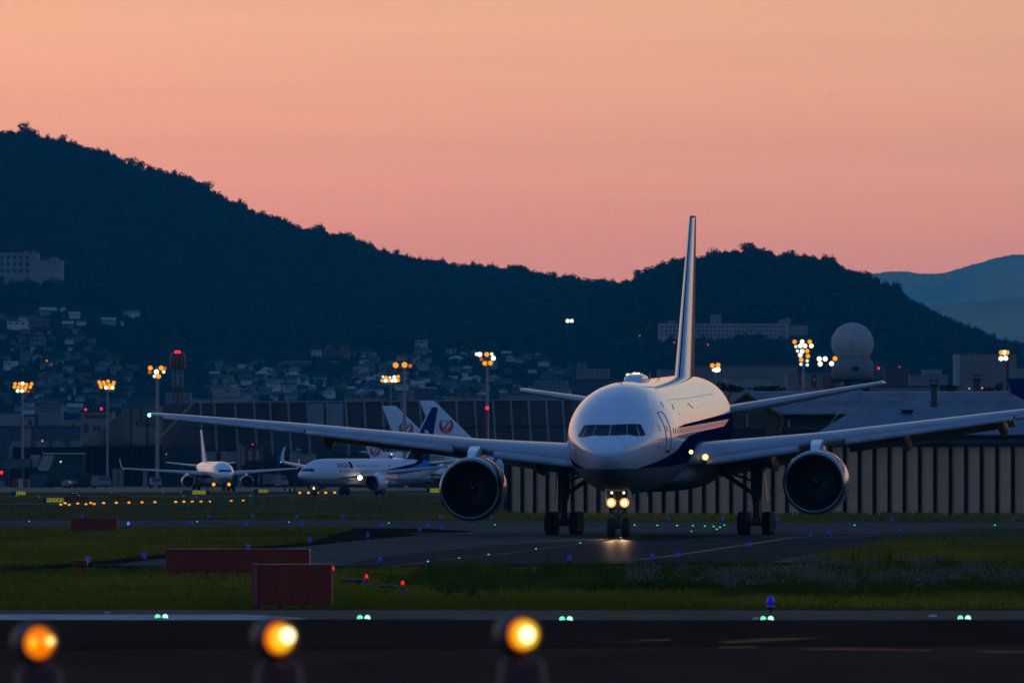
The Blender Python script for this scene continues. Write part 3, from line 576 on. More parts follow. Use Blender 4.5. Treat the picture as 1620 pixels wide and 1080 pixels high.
def sign(x0, x1, y0, y1, label, black=None, red=None, dark=False):
    d = GD(y1+.8); o = thing('taxiway_sign', label, 'sign', (((x0+x1)/2-CX)*d/F, d, 0)); w = (x1-x0)*d/F; zt = zof(y0, d); zb = .12; s = w/(x1-x0)
    MB().box((0,.15,(zt+zb)/2), (w,.28,zt-zb), bev=.03).bx(-w*.4,-w*.4+.08,.1,.2,0,zb).bx(w*.4-.08,w*.4,.1,.2,0,zb).build('cabinet', m_sb, o)
    ya, yb = (black[1] if black else x0), x1
    if black and black[0] > x0: ya, yb = x0, black[0]
    if red: MB().bx(-w/2+.02, (red-x0)*s-w/2, -.012, .01, zb+.03, zt-.03).build('red_face', m_sr, o); ya = red+1
    if not dark:
        f = MB().bx((ya-x0)*s-w/2+.03, (yb-x0)*s-w/2-.03, -.012, .01, zb+.04, zt-.04).build('yellow_face', m_sy, o)
        n = max(2, int((yb-ya)/5)); q = random.Random(int(x0)); mb = MB()
        for i in range(n):
            cx = (ya-x0)*s-w/2+.03+(yb-ya)*s*(i+.5)/n; hh = (zt-zb)*.5; cw = (yb-ya)*s/n*.5; zc = (zt+zb)/2
            mb.bx(cx-cw/2, cx-cw/2+.06, -.018, -.0125, zc-hh/2, zc+hh/2)
            for kz in q.sample((-.5, 0, .44), 2): mb.bx(cx-cw/2+.06, cx+cw/2, -.018, -.0125, zc+kz*hh-.03, zc+kz*hh+.03)
        mb.build('characters', m_sb, f)
    else:
        for k in (-.22, .2): MB().bx(w*k-.12, w*k+.12, -.014, .01, zb+.2, zt-.12).build('character', m_sy, o)
sign(19, 41, 776.5, 783.5, 'yellow sign with a black left end, leftmost of all', black=(19, 25)); sign(68, 101.5, 787, 795.5, 'longest yellow sign, black left end, beside the dull red box', black=(68, 73.5)); sign(110, 126, 777.5, 783, 'small black sign with two yellow characters above the dull red box', dark=True)
sign(290, 331, 775, 782.5, 'red and yellow sign below the front engine of the far twinjet', black=(326, 331), red=303); sign(402, 424.5, 773.5, 779.5, 'yellow sign with a black left end, right of the far twinjet', black=(402, 408.5)); sign(450, 467.5, 772.5, 778.5, 'small black sign with two yellow characters by the striped twinjet', dark=True)
sign(675, 697, 771.8, 779.5, 'yellow sign half hidden by the left engine of the large aircraft', black=(675, 680))
# ------------------------------------------------------------------ airliners
def pchip(xs, ys):
    h = [b-a for a, b in zip(xs, xs[1:])]; dl = [(d-c)/k for c, d, k in zip(ys, ys[1:], h)]
    m = [dl[0]]+[0 if a*b <= 0 else 3*(h[i]+h[i+1])/((2*h[i+1]+h[i])/a+(h[i+1]+2*h[i])/b) for i, (a, b) in enumerate(zip(dl, dl[1:]))]+[dl[-1]]
    def f(x):
        if x <= xs[0]: return ys[0]
        if x >= xs[-1]: return ys[-1]
        i = next(j for j in range(len(xs)-1) if x <= xs[j+1]); t = (x-xs[i])/h[i]
        return (1+2*t)*(1-t)**2*ys[i]+t*(1-t)**2*h[i]*m[i]+t*t*(3-2*t)*ys[i+1]+t*t*(t-1)*h[i]*m[i+1]
    return f
NOSE = [(0,-.72,-.72,0),(.1,-.50,-.99,.33),(.5,-.22,-1.40,.78),(1.0,.02,-1.70,1.12),(1.6,.25,-1.95,1.42),(2.2,.50,-2.15,1.66),(2.9,.86,-2.34,1.90),(3.6,1.27,-2.50,2.11),(4.5,1.76,-2.66,2.34),(5.5,2.20,-2.80,2.56),(7,2.65,-2.94,2.80),(8.5,2.92,-3.03,2.96),(10,3.05,-3.08,3.05),(12,3.1,-3.1,3.1)]
TAIL = [(0,3.1,-3.1,3.1),(3,3.1,-2.95,3.06),(7,3.05,-2.3,2.78),(11,2.92,-1.35,2.25),(15,2.68,-.3,1.5),(18,2.42,.5,.82),(20,2.2,1.1,.36),(20.7,2.0,1.5,.1)]
class Body:
    def __init__(s, L, Rr, zc, kn=1.0, kt=1.0):
        s.L, s.R, s.zc = L, Rr, zc; k = Rr/3.1; s.kn = kn*k; s.kt = kt*k; s.tl = L-20.7*s.kt
        us = [math.sqrt(a[0]) for a in NOSE]; raw = [pchip(us, [a[i] for a in NOSE]) for i in (1,2,3)]
        U = np.linspace(0, math.sqrt(12), 400); s.n = []
        for i, f in enumerate(raw):                              # smoothed so that reflections run clean
            y = np.array([f(u) for u in U]); ext = np.concatenate([(2*y[0]-y[1:40][::-1]) if i != 2 else -y[1:40][::-1], y, np.full(39, y[-1])])
            if i != 2: 
                mid = -.72; ext[:39] = 2*mid-y[1:40][::-1]
            for _ in range(3): ext = np.convolve(ext, np.ones(17)/17, 'same')
            s.n.append(ext[39:39+400])
        s.U = U; s.t = [pchip([a[0] for a in TAIL], [a[i] for a in TAIL]) for i in (1,2,3)]; s.k = k
    def sec(s, st):
        """top, bottom, half width relative to the axis"""
        if st < 12*s.kn: u = math.sqrt(max(0, st/s.kn)); v = [float(np.interp(u, s.U, a)) for a in s.n]
        elif st > s.tl: v = [f((st-s.tl)/s.kt) for f in s.t]
        else: v = [3.1, -3.1, 3.1]
        return [a*s.k for a in v]
    def zmid(s, st):
        tp, bt, w = s.sec(st)
        if st < 12*s.kn: u = min(1, st/(7.0*s.kn)); return (-.72*s.k)*(1-u)**2 if st > 0 else -.72*s.k
        if st > s.tl: return (tp+bt)/2*min(1, (st-s.tl)/(4*s.kt))
        return 0
    def ring(s, st, n, y0):
        tp, bt, w = s.sec(st); zm = s.zmid(st); zm = min(max(zm, bt+.02), tp-.02) if tp-bt > .05 else (tp+bt)/2; o = []
        for i in range(n):
            a = 2*math.pi*i/n; c = math.cos(a); o.append(Vector((w*math.sin(a), st-y0, s.zc+zm+(tp-zm if c > 0 else zm-bt)*c)))
        return o
    def side(s, st, z, sg, y0, off=.006):
        """a point on the skin at station st, height z above the axis, side sg"""
        tp, bt, w = s.sec(st); zm = min(max(s.zmid(st), bt+.02), tp-.02); h = (tp-zm) if z > zm else (zm-bt); q = max(-1, min(1, (z-zm)/h)); c = math.sqrt(1-q*q)
        nx, nz = c/w, q/h; l = math.hypot(nx, nz)
        return Vector((sg*(w*c+off*nx/l), st-y0, s.zc+z+off*nz/l))
    def front(s, x, z, y0, off=.008):
        lo, hi = 0.0, 12*s.kn
        for _ in range(36):
            m = (lo+hi)/2; tp, bt, w = s.sec(m); zm = s.zmid(m)
            if w < 1e-4: ins = False
            else: h = max(1e-4, (tp-zm) if z > zm else (zm-bt)); ins = (x/w)**2+((z-zm)/h)**2 < 1
            if ins: hi = m
            else: lo = m
        return Vector((x, hi-y0-off, s.zc+z+off*.4))
def foil(n=9):
    f = [0.5*(1-math.cos(math.pi*i/(n-1))) for i in range(n)]; return f
def yt(f): return 5*(.2969*math.sqrt(max(f,0))-.126*f-.3516*f*f+.2843*f**3-.1036*f**4)
def wing_sec(x, yle, zle, c, tc, tw=0.0, cam=1.25):
    f = foil(); up = [(q*c, yt(q)*tc*c*cam) for q in f]; dn = [(q*c, -yt(q)*tc*c*(2-cam)) for q in reversed(f[1:-1])]
    ct, s_ = math.cos(tw), math.sin(tw)
    return [Vector((x, yle+a*ct+b*s_, zle-a*s_+b*ct)) for a, b in up+dn]
def fin_sec(y, z, c, tc):
    f = foil(); up = [(q*c, yt(q)*tc*c) for q in f]; dn = [(q*c, -yt(q)*tc*c) for q in reversed(f[1:-1])]
    return [Vector((b, y+a, z)) for a, b in up+dn]
def livery(name, P, B, y0):
    """fuselage paint: white above, grey belly, swept blue bands (all fixed to the airframe)"""
    m, t, b = newmat(name); vec, (x, y, z) = coords(t); st = y+y0; zr = z-(y*math.tan(P.get('pitch', 0))+P['zc']); n = noise(t, vec, 0.35, 3, (1,.25,1)); wv = P.get('white', .80)
    col = ramp(t, n, [(0.3, (wv*.94,)*3), (0.7, (wv,)*3)])
    mask = None
    for band in P.get('bands', []):
        up = st.pw(band['up']); lo = st.pw(band['lo']); inside = zr.lt(up)*zr.gt(lo)*st.gt(band['s'][0])*st.lt(band['s'][1]); col = colmix(t, inside, col, band['col']); mask = inside if mask is None else mask.op('MAXIMUM', inside)
    if P.get('belly') is not None: bl = zr.lt(st.pw(P['belly'])); col = colmix(t, bl, col, P.get('belly_col', (.30,.31,.33))); mask = bl if mask is None else mask.op('MAXIMUM', bl)
    t.links.new(col, b.inputs['Base Color']); b.inputs['Roughness'].default_value = .32; b.inputs['Coat Weight'].default_value = P.get('coat', .8); b.inputs['Coat Roughness'].default_value = .03; b.inputs['Specular IOR Level'].default_value = P.get('spec', .4)
    if mask is not None:                                           # gloss taken off bands and belly to keep reflections out
        t.links.new(mask.mapr(0, 1, P.get('coat', .8), 0).s, b.inputs['Coat Weight']); t.links.new(mask.mapr(0, 1, P.get('spec', .4), 0).s, b.inputs['Specular IOR Level'])
    return m
M_ = {}
M_['glass'] = mat('cockpit_glass', (0.006,0.008,0.010), 0.10, var=0, spec=.16); M_['gasket'] = mat('window_gasket', (0.02,0.02,0.022), .5, var=0); M_['cabin'] = mat('cabin_window_dark', (0.03,0.03,0.035), .6, spec=0.0, var=0); M_['line'] = mat('panel_gap', (0.36,0.36,0.38), .6, var=0); M_['dline'] = mat('door_gap', (0.22,0.22,0.24), .6, var=0)
M_['grey'] = mat('wing_grey', (0.36,0.37,0.39), .38, coat=.3, var=.10, vscale=.5); M_['slat'] = mat('slat_metal', (0.34,0.36,0.39), .34, coat=.3, var=.12, vscale=.7, stretch=(.4,3,3)); M_['under'] = mat('wing_shadow_grey', (0.20,0.20,0.21), .5, var=.12)  # last grey: darker copy with underwing shade put into its colour
M_['white'] = mat('gloss_white', (0.78,0.78,0.78), .35, coat=.8, var=.04); M_['cowl'] = mat('engine_cowl_paint', (0.34,0.36,0.39), .28, coat=.7, var=.06); M_['wcowl'] = mat('white_cowl_paint', (0.66,0.66,0.67), .35, coat=.5, var=.06)
M_['lip'] = mat('inlet_lip_metal', (0.24,0.25,0.27), .28, metal=1.0, var=.06); M_['duct'] = mat('inlet_liner', (0.022,0.022,0.024), .6, var=.1); M_['fan'] = mat('fan_blade', (0.012,0.012,0.013), .5, metal=.3, var=.1); M_['tyre'] = mat('tyre_rubber', (0.014,0.014,0.015), .85, var=.2); M_['rim'] = mat('wheel_hub', (0.13,0.13,0.13), .5, metal=.3, var=.1)
M_['strut'] = mat('gear_strut', (0.08,0.08,0.082), .5, metal=.2, var=.15); M_['dark'] = mat('dark_void', (0.012,0.012,0.013), .8, var=0); M_['blue'] = mat('deep_blue_paint', (0.003,0.022,0.11), .6, spec=0.0, coat=0, var=.05); M_['lblue'] = mat('light_blue_paint', (0.04,0.20,0.50), .35, coat=.5, var=.05)
M_['land'] = emit('landing_lamp', (1.0, 0.84, 0.50), 5.0); M_['taxi'] = emit('taxi_lamp', (1.0, 0.8, 0.45), 2.0); M_['root'] = emit('wing_root_lamp', (1.0, 0.66, 0.22), 2.2); M_['navg'] = emit('green_nav_lamp', (0.15, 1.0, 0.55), 5.0); M_['navr'] = emit('red_nav_lamp', (1.0, 0.02, 0.02), 4.0); M_['orange'] = emit('orange_lamp', (1.0, 0.36, 0.02), 1.5); M_['glow'] = emit('lamp_halo_disc', (1.0, 0.45, 0.08), 1.4)
M_['redp'] = mat('logo_red', (0.72,0.010,0.015), .4, var=.05); M_['blackp'] = mat('black_paint', (0.02,0.02,0.025), .5, var=0); M_['titan'] = mat('fin_edge_metal', (0.60,0.61,0.63), .25, metal=.7, var=.08)
def quadpatch(B, c4, y0, n=7, off=.008):
    mb = MB(); vs = []
    for i in range(n):
        for j in range(n):
            u, v = i/(n-1), j/(n-1); x = (c4[0][0]*(1-u)+c4[1][0]*u)*(1-v)+(c4[3][0]*(1-u)+c4[2][0]*u)*v; z = (c4[0][1]*(1-u)+c4[1][1]*u)*(1-v)+(c4[3][1]*(1-u)+c4[2][1]*u)*v
            vs.append(B.front(x, z, y0, off))
    return mb.add(vs, [(i*n+j, i*n+j+1, (i+1)*n+j+1, (i+1)*n+j) for i in range(n-1) for j in range(n-1)], 0, True)
def wheel(parent, c, r, w, xf=None, name='wheel'):
    mb = MB(); q = w/2
    mb.lathe([(-q,.45*r),(-q,.72*r),(-q*.92,.90*r),(-q*.6,.985*r),(-q*.2,r),(q*.2,r),(q*.6,.985*r),(q*.92,.90*r),(q,.72*r),(q,.45*r)], c=c, axis='X', n=28)
    mb.lathe([(-q*.8,.02*r),(-q*.85,.2*r),(-q*.75,.46*r),(-q,.47*r)], c=c, axis='X', n=20, mi=1).lathe([(q*.8,.02*r),(q*.85,.2*r),(q*.75,.46*r),(q,.47*r)], c=c, axis='X', n=20, mi=1)
    return mb.build(name, [M_['tyre'], M_['rim']], parent)
def engine(root, x, y, z, r, L, cowl, xf, pyl=None, fans=22, sx=1, pw=None):
    c = (x, y, z); k = r/1.83
    o = fixn(MB().lathe([(.50*k,1.778*k),(.9*k,1.815*k),(1.8*k,1.83*k),(3.0*k,1.80*k),(4.2*k,1.66*k),(5.1*k,1.46*k),(5.2*k,1.43*k),(5.1*k,1.38*k),(4.0*k,1.36*k)], c=c, axis='Y', n=56).build('engine_cowl', cowl, root, xf))
    fixn(MB().lathe([(.50*k,1.778*k),(.22*k,1.735*k),(.08*k,1.685*k),(.02*k,1.645*k),(0,1.61*k),(.03*k,1.565*k),(.12*k,1.52*k),(.30*k,1.475*k)], c=c, axis='Y', n=56).build('inlet_lip', M_['lip'], o, xf))
    MB().lathe([(.30*k,1.475*k),(.8*k,1.44*k),(1.35*k,1.43*k),(1.75*k,1.44*k)], c=c, axis='Y', n=48).build('inlet_duct', M_['duct'], o, xf)
    fb = MB().lathe([(1.75*k,1.44*k),(1.76*k,.3*k)], c=c, axis='Y', n=40, mi=1)
    for i in range(fans):
        a = 2*math.pi*i/fans; cs, sn = math.cos(a), math.sin(a); pts = []
        for rr, w0, tw, yy in ((.32,.07,.15,1.45),(.7,.12,.5,1.42),(1.08,.16,.75,1.4),(1.42,.18,.95,1.42)):
            for sgn in (-1, 1):
                tx, ty = sgn*w0*math.cos(tw*.6), sgn*w0*math.sin(tw); pts.append(Vector(c)+Vector(((rr*cs-tx*sn)*k, (yy+ty*.8)*k, (rr*sn+tx*cs)*k)))
        fb.add(pts, [(0,1,3,2),(2,3,5,4),(4,5,7,6)])
    fb.build('fan', [M_['fan'], M_['dark']], o, xf)
    sp = MB().lathe([(.72*k,.0),(.78*k,.07*k),(1.0*k,.2*k),(1.3*k,.3*k),(1.5*k,.335*k)], c=c, axis='Y', n=24)
    sw = [(.79+.03*i, .085+.024*i, .2+.22*i) for i in range(5)]
    pts = []
    for yy, rr, a in sw:
        for e in (-.05, .05): pts.append(Vector(c)+Vector(((rr+.012)*math.cos(a+.6)*k+e*k, (yy-.03)*k, (rr+.012)*math.sin(a+.6)*k-e*k)))
    sp.add(pts, [(2*i,2*i+1,2*i+3,2*i+2) for i in range(4)], 1); sp.build('spinner', [M_['fan'], M_['white']], o, xf)
    MB().lathe([(4.0*k,1.02*k),(5.2*k,.98*k),(6.3*k,.72*k),(6.6*k,.64*k),(6.5*k,.58*k)], c=c, axis='Y', n=32).lathe([(6.2*k,.5*k),(6.7*k,.42*k),(7.5*k,.04*k)], c=c, axis='Y', n=24).build('core_nozzle', M_['under'], o, xf)
    if pyl:
        h1, h2, yb, zb = pyl; a = .24*k; secs = []
        for yy, zz, hw in ((y+.75*k, z+1.62*k, .10), (y+1.0*k, z+1.84*k, .22), (y+1.9*k, z+2.12*k, .30), (y+3.4*k, z+2.36*k, .32), (yb, zb, .32), (yb+2.2, zb, .2)):
            w = hw*k*1.15; lo = z+(1.55*k if yy < y+4*k else 1.0*k); secs.append([Vector((x-w,yy,lo)), Vector((x+w,yy,lo)), Vector((x+w*.8,yy,max(zz,lo+.05))), Vector((x-w*.8,yy,max(zz,lo+.05)))])
        MB().loft(secs, smooth=False).build('pylon', pw or cowl, root, xf)
    return o
def airliner(label, cat_group, loc, yaw, P):
    root = thing('airliner', label, 'aircraft', loc, -yaw, cat_group)
    B = Body(P['L'], P['R'], P['zc'], P.get('kn', 1), P.get('kt', 1)); y0 = P['y0']; k = P['R']/3.1; det = P.get('detail', 1)
    xf = Matrix.Rotation(-P.get('roll', 0), 4, 'Y') @ Matrix.Rotation(P.get('pitch', 0), 4, 'X')
    n = {1: 48, 2: 128}[det]; sts = [12*B.kn*(i/(120 if det == 2 else 30))**2 for i in range((121 if det == 2 else 31))]
    sts[0] = 0.0005; q = 12*B.kn
    while q < B.tl-2.5: q += 2.0; sts.append(q)
    sts += [B.tl+20.7*B.kt*i/26 for i in range(27)]
    fm = livery(P['name']+'_paint', P, B, y0)
    fus = MB().loft([B.ring(s_, n, y0) for s_ in sts]).build('fuselage', fm, root, xf)
    # cockpit glazing
    for sg in (-1, 1):
        for c4 in (((.05,.84),(.80,.86),(.91,.35),(.05,.335)), ((.89,.86),(1.27,.855),(1.53,.25),(1.00,.345)), ((1.345,.85),(1.57,.83),(1.83,.32),(1.60,.225))):
            c4 = [(sg*a*k, b_*k) for a, b_ in c4]; cx = sum(a for a, _ in c4)/4; cz = sum(b_ for _, b_ in c4)/4
            g4 = [(a+(.035 if a > cx else -.035)*k, b_+(.035 if b_ > cz else -.035)*k) for a, b_ in c4]
            pane = quadpatch(B, c4, y0, 7, .012).build('cockpit_window', M_['glass'], fus, xf)
            quadpatch(B, g4, y0, 7, .006).build('window_gasket', M_['gasket'], fus, xf)
    if det == 2:
        for sg in (-1, 1):
            a = B.front(sg*.55, .30, y0, .02); b_ = B.front(sg*.12, .36, y0, .03); MB().tube([xf@a, xf@b_], .014, 5).build('wiper', M_['blackp'], fus)
        ringp = [B.front(.98*math.cos(a_)*1.0, -.55+.86*math.sin(a_), y0, .001) for a_ in np.linspace(0, 2*math.pi, 49)]
        MB().tube(ringp, .009, 4).build('radome_seam', M_['line'], fus, xf)
        def dense(p): return [(a[0]+(b[0]-a[0])*i/8, a[1]+(b[1]-a[1])*i/8) for a, b in zip(p, p[1:]) for i in range(8)]+[p[-1]]
        def outline(nm, pts, r, mm=M_['dline']): MB().tube([B.side(a_, b_, 1, y0, .012) for a_, b_ in dense(pts)], r, 4).build(nm, mm, fus, xf)
        outline('door', [(6.35,-.62),(6.3,.4),(6.35,1.32),(6.5,1.46),(7.3,1.46),(7.45,1.32),(7.5,.4),(7.45,-.62),(6.35,-.62)], .020)
        for a_ in (6.6,): MB().add([B.side(a_+i*.28, z_, 1, y0, .012) for i, z_ in ((0,.38),(1,.38),(1,.72),(0,.72))], [(0,1,2,3)]).build('door_window', M_['glass'], fus, xf)
        MB().add([B.side(6.35+.28*i, z_, 1, y0, .01) for i, z_ in ((0,-.62),(4,-.62),(4,-.78),(0,-.78))], [(0,1,2,3)]).build('door_sill', M_['dark'], fus, xf)
        for st, z_, ln, tilt in ((11.5,1.55,.9,.25),(13.2,1.25,.35,.0),(22,1.75,1.4,-.3),(26,1.45,.4,0),(8.4,1.7,.5,.3)): outline('panel_seam', [(st, z_), (st+ln, z_+tilt)], .016)
        outline('panel_seam', [(12,2.05),(20,2.02),(30,2.02),(42,2.05)], .006, M_['line'])
        for i in range(58):                                         # cabin windows on the side one sees
            st = 8.4+.70*i
            if st > B.tl+6: break
            c_, h_ = .38, .19; pts = [B.side(st+.125*math.cos(a_), c_+h_*math.sin(a_)*1.0, 1, y0, .006) for a_ in np.linspace(0, 2*math.pi, 11)[:-1]]
            MB().add(pts, [tuple(range(10))]).build('cabin_window', M_['cabin'], fus, xf)
        # five-part star emblem beside the door
        st0, z0 = 5.35, .62; sb = MB()
        for i in range(5):
            a_ = math.pi/2+i*2*math.pi/5; tri = [(.27,0),(.10,.5),(.14,-.30)]
            sb.add([B.side(st0-r_*math.cos(a_+d_)*.9, z0+r_*math.sin(a_+d_), 1, y0, .012) for r_, d_ in tri], [(0,1,2)])
        sb.build('star_emblem', M_['blackp'], fus, xf)
        for x_, z_ in ((.62,-1.2),(-.9,-1.9),(1.35,-1.35)): MB().tube([B.front(x_, z_, y0, .0), B.front(x_, z_, y0, .12)], .03, 6).build('probe', M_['strut'], fus, xf)
        MB().tube([B.side(4.7,-.35,1,y0,0), B.side(4.62,-.40,1,y0,.14)], .025, 6).build('probe', M_['strut'], fus, xf)
        # roof fairing, beacon and aerials
        tp = lambda s_: P['zc']+B.sec(s_)[0]
        secs = []
        for s_, w_, h_ in ((16.4,.2,.02),(16.6,.46,.18),(17.1,.55,.32),(19.0,.58,.36),(20.4,.54,.30),(21.6,.36,.12),(22.2,.15,.01)):
            secs.append([Vector((w_*math.copysign(abs(math.cos(a_))**.5, math.cos(a_)), s_-y0, tp(s_)-.12+(h_+.12)*(abs(math.sin(a_))**.5 if math.sin(a_) > 0 else 0))) for a_ in np.linspace(0, 2*math.pi, 25)[:-1]])
        MB().loft(secs).build('aerial_fairing', M_['white'], root, xf)
        MB().lathe([(0,.1),(.09,.09),(.14,0)], c=(-.45, 13.0-y0, tp(13.0)-.06), n=10).build('beacon', mat('beacon_red', (.25,.01,.01), .3, var=0), root, xf)
        for s_, h_ in ((9.2,.12),(21,.45),(24,.2),(27,.42),(33,.5)):
            MB().prism([(-.02, s_-y0, tp(s_)-.05), (-.02, s_+.4-y0, tp(s_)-.05), (-.02, s_+.5-y0, tp(s_)+h_), (-.02, s_+.3-y0, tp(s_)+h_)], (.04,0,0)).build('blade_aerial', M_['strut'], root, xf)
        for s_ in (15, 24): MB().prism([(-.02, s_-y0, P['zc']-3.05), (-.02, s_+.4-y0, P['zc']-3.05), (-.02, s_+.5-y0, P['zc']-3.5), (-.02, s_+.35-y0, P['zc']-3.5)], (.04,0,0)).build('blade_aerial', M_['strut'], root, xf)
    # wing-body fairing
    w0, w1 = P['fair']; rr = P['R']; secs = []
    for u in np.linspace(0, 1, 17):
        s_ = w0+(w1-w0)*u; e = (math.sin(math.pi*min(1,max(0,u)))**.55 if 0 < u < 1 else 0); hw = rr*(.55+.62*e); zb = -rr*(.86+.20*e); zt = -rr*(.78-.52*e)
        secs.append([Vector((hw*math.copysign(abs(math.cos(a_))**.75, math.cos(a_)), s_-y0, P['zc']+(zb+zt)/2+(zt-zb)/2*math.copysign(abs(math.sin(a_))**.75, math.sin(a_)))) for a_ in np.linspace(0, 2*math.pi, 33)[:-1]])
    fixn(MB().loft(secs).build('wing_root_fairing', livery(P['name']+'_belly', {**P, 'belly': [(0,9),(100,9)], 'bands': []}, B, y0), root, xf))
    # wings
    def wl(pts, x): return [lin([(a[0], a[i]) for a in pts], x) for i in range(1, 5)]
    Wp = P['wing']; span = Wp[-1][0]
    for sg in (-1, 1):
        xs = sorted(set([a[0] for a in Wp]+list(np.linspace(Wp[0][0], span, 14 if det == 2 else 8)))); secs = []
        for x in xs: yl, zl, c, tc = wl(Wp, x); secs.append(wing_sec(sg*x, yl-y0, zl, c, tc, R(1.0-2.5*x/span)))
        yl, zl, c, tc = wl(Wp, span); secs.append(wing_sec(sg*(span+.35*k), yl+c*.45-y0, zl+.06*k, c*.5, tc*.4, 0))
        wg = fixn(MB().loft(secs).build('wing', [M_['grey']], root, xf))
        for a, b_, dr in P.get('slats', []):
            ss = []
            for x in np.linspace(a, b_, 8): yl, zl, c, tc = wl(Wp, x); cs = min(1.4, .13*c+.22)*k**.5; ss.append(wing_sec(sg*x, yl-y0-.30*cs*dr, zl-.17*cs*dr-.012*c, cs, .30, -R(14)*dr, 1.15))
            fixn(MB().loft(ss).build('slat', M_['slat'], wg, xf))
        for a, b_, dz in P.get('flaps', []):
            ss = []
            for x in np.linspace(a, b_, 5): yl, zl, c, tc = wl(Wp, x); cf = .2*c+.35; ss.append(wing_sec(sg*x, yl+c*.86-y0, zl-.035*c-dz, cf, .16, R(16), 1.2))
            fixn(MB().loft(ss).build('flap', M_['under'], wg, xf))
        for x in P.get('canoes', []):
            yl, zl, c, tc = wl(Wp, x); ss = []
            for u, hw, dz in ((.0,.04,.0),(.15,.20,.22),(.4,.28,.42),(.65,.27,.62),(.88,.18,.70),(1,.03,.62)):
                cy_ = yl+c*(.50+.75*u)-y0; cz = zl-.07*c*(1-u*.4)-dz*.8; ss.append([Vector((sg*x+hw*math.cos(a_), cy_, cz+hw*1.45*math.sin(a_)*(1 if math.sin(a_) < 0 else 1.3))) for a_ in np.linspace(0, 2*math.pi, 15)[:-1]])
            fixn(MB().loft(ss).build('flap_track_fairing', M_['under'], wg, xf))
        if P.get('winglet'):
            h, lean, wm = P['winglet']; yl, zl, c, tc = wl(Wp, span); ss = []
            for u in np.linspace(0, 1, 9):
                ang = R(lean)*min(1, u*2.4); rad = .5; px_ = span+rad*math.sin(ang)*.9+max(0,u-.4)*h*math.cos(R(lean))*1.3; pz = zl+rad*(1-math.cos(ang))+max(0,u-.4)*h*math.sin(R(lean))*1.5
                cc = c*(1-.62*u); y_ = yl+u*u*1.5*h*.6+.2*u-y0; nx_, nz_ = math.sin(ang), math.cos(ang); f = foil(7)
                up = [(q_*cc, yt(q_)*.09*cc) for q_ in f]; dn = [(q_*cc, -yt(q_)*.09*cc) for q_ in reversed(f[1:-1])]
                ss.append([Vector((sg*(px_-b2*nx_), y_+a2, pz+b2*nz_)) for a2, b2 in up+dn])
            fixn(MB().loft(ss).build('winglet', wm, wg, xf))
        yl, zl, c, tc = wl(Wp, span)
        MB().lathe([(-.12*k,.0),(-.1*k,.07*k),(.0,.11*k),(.15*k,.1*k)], c=(sg*(span+.12*k), yl+.12*c-y0-.05, zl), axis='Y', n=10).build('navigation_light', M_['navg'] if sg < 0 else M_['navr'], wg, xf)
        ex, ey, ez, er = P['eng']; yl, zl, c, tc = wl(Wp, ex)
        engine(root, sg*ex, ey-y0, ez, er, 7, P['cowl'], xf, (0,0,yl+.6*c*.3-y0, zl-.02*c), P.get('fans', 22), pw=M_['white'])
        # tailplane
        tp_ = P['stab']; ss = []
        for u in np.linspace(0, 1, 6): x = tp_[0][0]+(tp_[1][0]-tp_[0][0])*u; yl, zl, c = [tp_[0][i]+(tp_[1][i]-tp_[0][i])*u for i in (1,2,3)]; ss.append(wing_sec(sg*x, yl-y0, zl, c, .10 if u < .99 else .10, R(-1.5), 1.0))
        yl, zl, c = tp_[1][1:4]; ss.append(wing_sec(sg*(tp_[1][0]+.15*k), yl+.35*c-y0, zl+.02, c*.6, .05, 0, 1.0)); fixn(MB().loft(ss).build('tailplane', M_['grey'] if det == 2 else P.get('stabm', M_['white']), root, xf))
    # fin
    fp = P['fin']; ss = []
    for u in np.linspace(0, 1, 9): yl, z_, c = [fp[0][i]+(fp[1][i]-fp[0][i])*u for i in (0,1,2)]; ss.append(fin_sec(yl-y0, z_, c, .098 if det == 2 else .09))
    yl, z_, c = fp[1]; ss.append(fin_sec(yl+.12*c-y0, z_+.12*k, c*.8, .03))
    if P.get('dorsal'): ss.insert(0, fin_sec(fp[0][0]-y0-P['dorsal'], fp[0][1]-.5*k, fp[0][2]+P['dorsal'], .06))
    mfin = P['finm']; fin = fixn(MB().loft(ss).build('fin', mfin, root, xf))
    if P.get('fin_edge'):  # metal edge carried far aft to imitate the pale reflection on the fin
        e = []
        for u in np.linspace(0, 1, 9):
            yl, z_, c = [fp[0][i]+(fp[1][i]-fp[0][i])*u for i in (0,1,2)]; f = [0,.004,.015,.035,.07,.11,.16,.21]; tcx = .101
            up = [(q*c, yt(q)*tcx*c+.004) for q in f]; e.append([Vector((b2, yl+a2-.006-y0, z_)) for a2, b2 in up]+[Vector((-b2, yl+a2-.006-y0, z_)) for a2, b2 in reversed(up[1:])])
        n_ = len(e[0]); mb = MB(); mb.add([p for q_ in e for p in q_], [(i*n_+j, i*n_+j+1, (i+1)*n_+j+1, (i+1)*n_+j) for i in range(8) for j in range(n_-1)], 0, True); fixn(mb.build('leading_edge', M_['titan'], fin, xf))
    # undercarriage
    g = P['gear']
    for sg in (-1, 1):
        x = sg*g['track']/2; zt = g['top']; r_, w_ = g['r'], g['w']; gw = g['pitch']/2
        mb = MB().tube([(x,0,r_*1.15),(x,0,zt*.62)], .19*k, 12).tube([(x,0,zt*.55),(x,0,zt*.70),(x,0,zt+.6)], [.27*k,.33*k,.34*k], 12)
        mb.tube([(x,.0,zt*.62),(x*.50,-.1,zt+.45)], .13*k, 8).tube([(x-sg*.1*k,-.02,zt*.84),(x*.72,-.05,zt*.98)], .075*k, 6).tube([(x,.3*k,r_*1.1),(x,.65*k,zt*.42),(x,.2*k,zt*.66)], .07*k, 6)
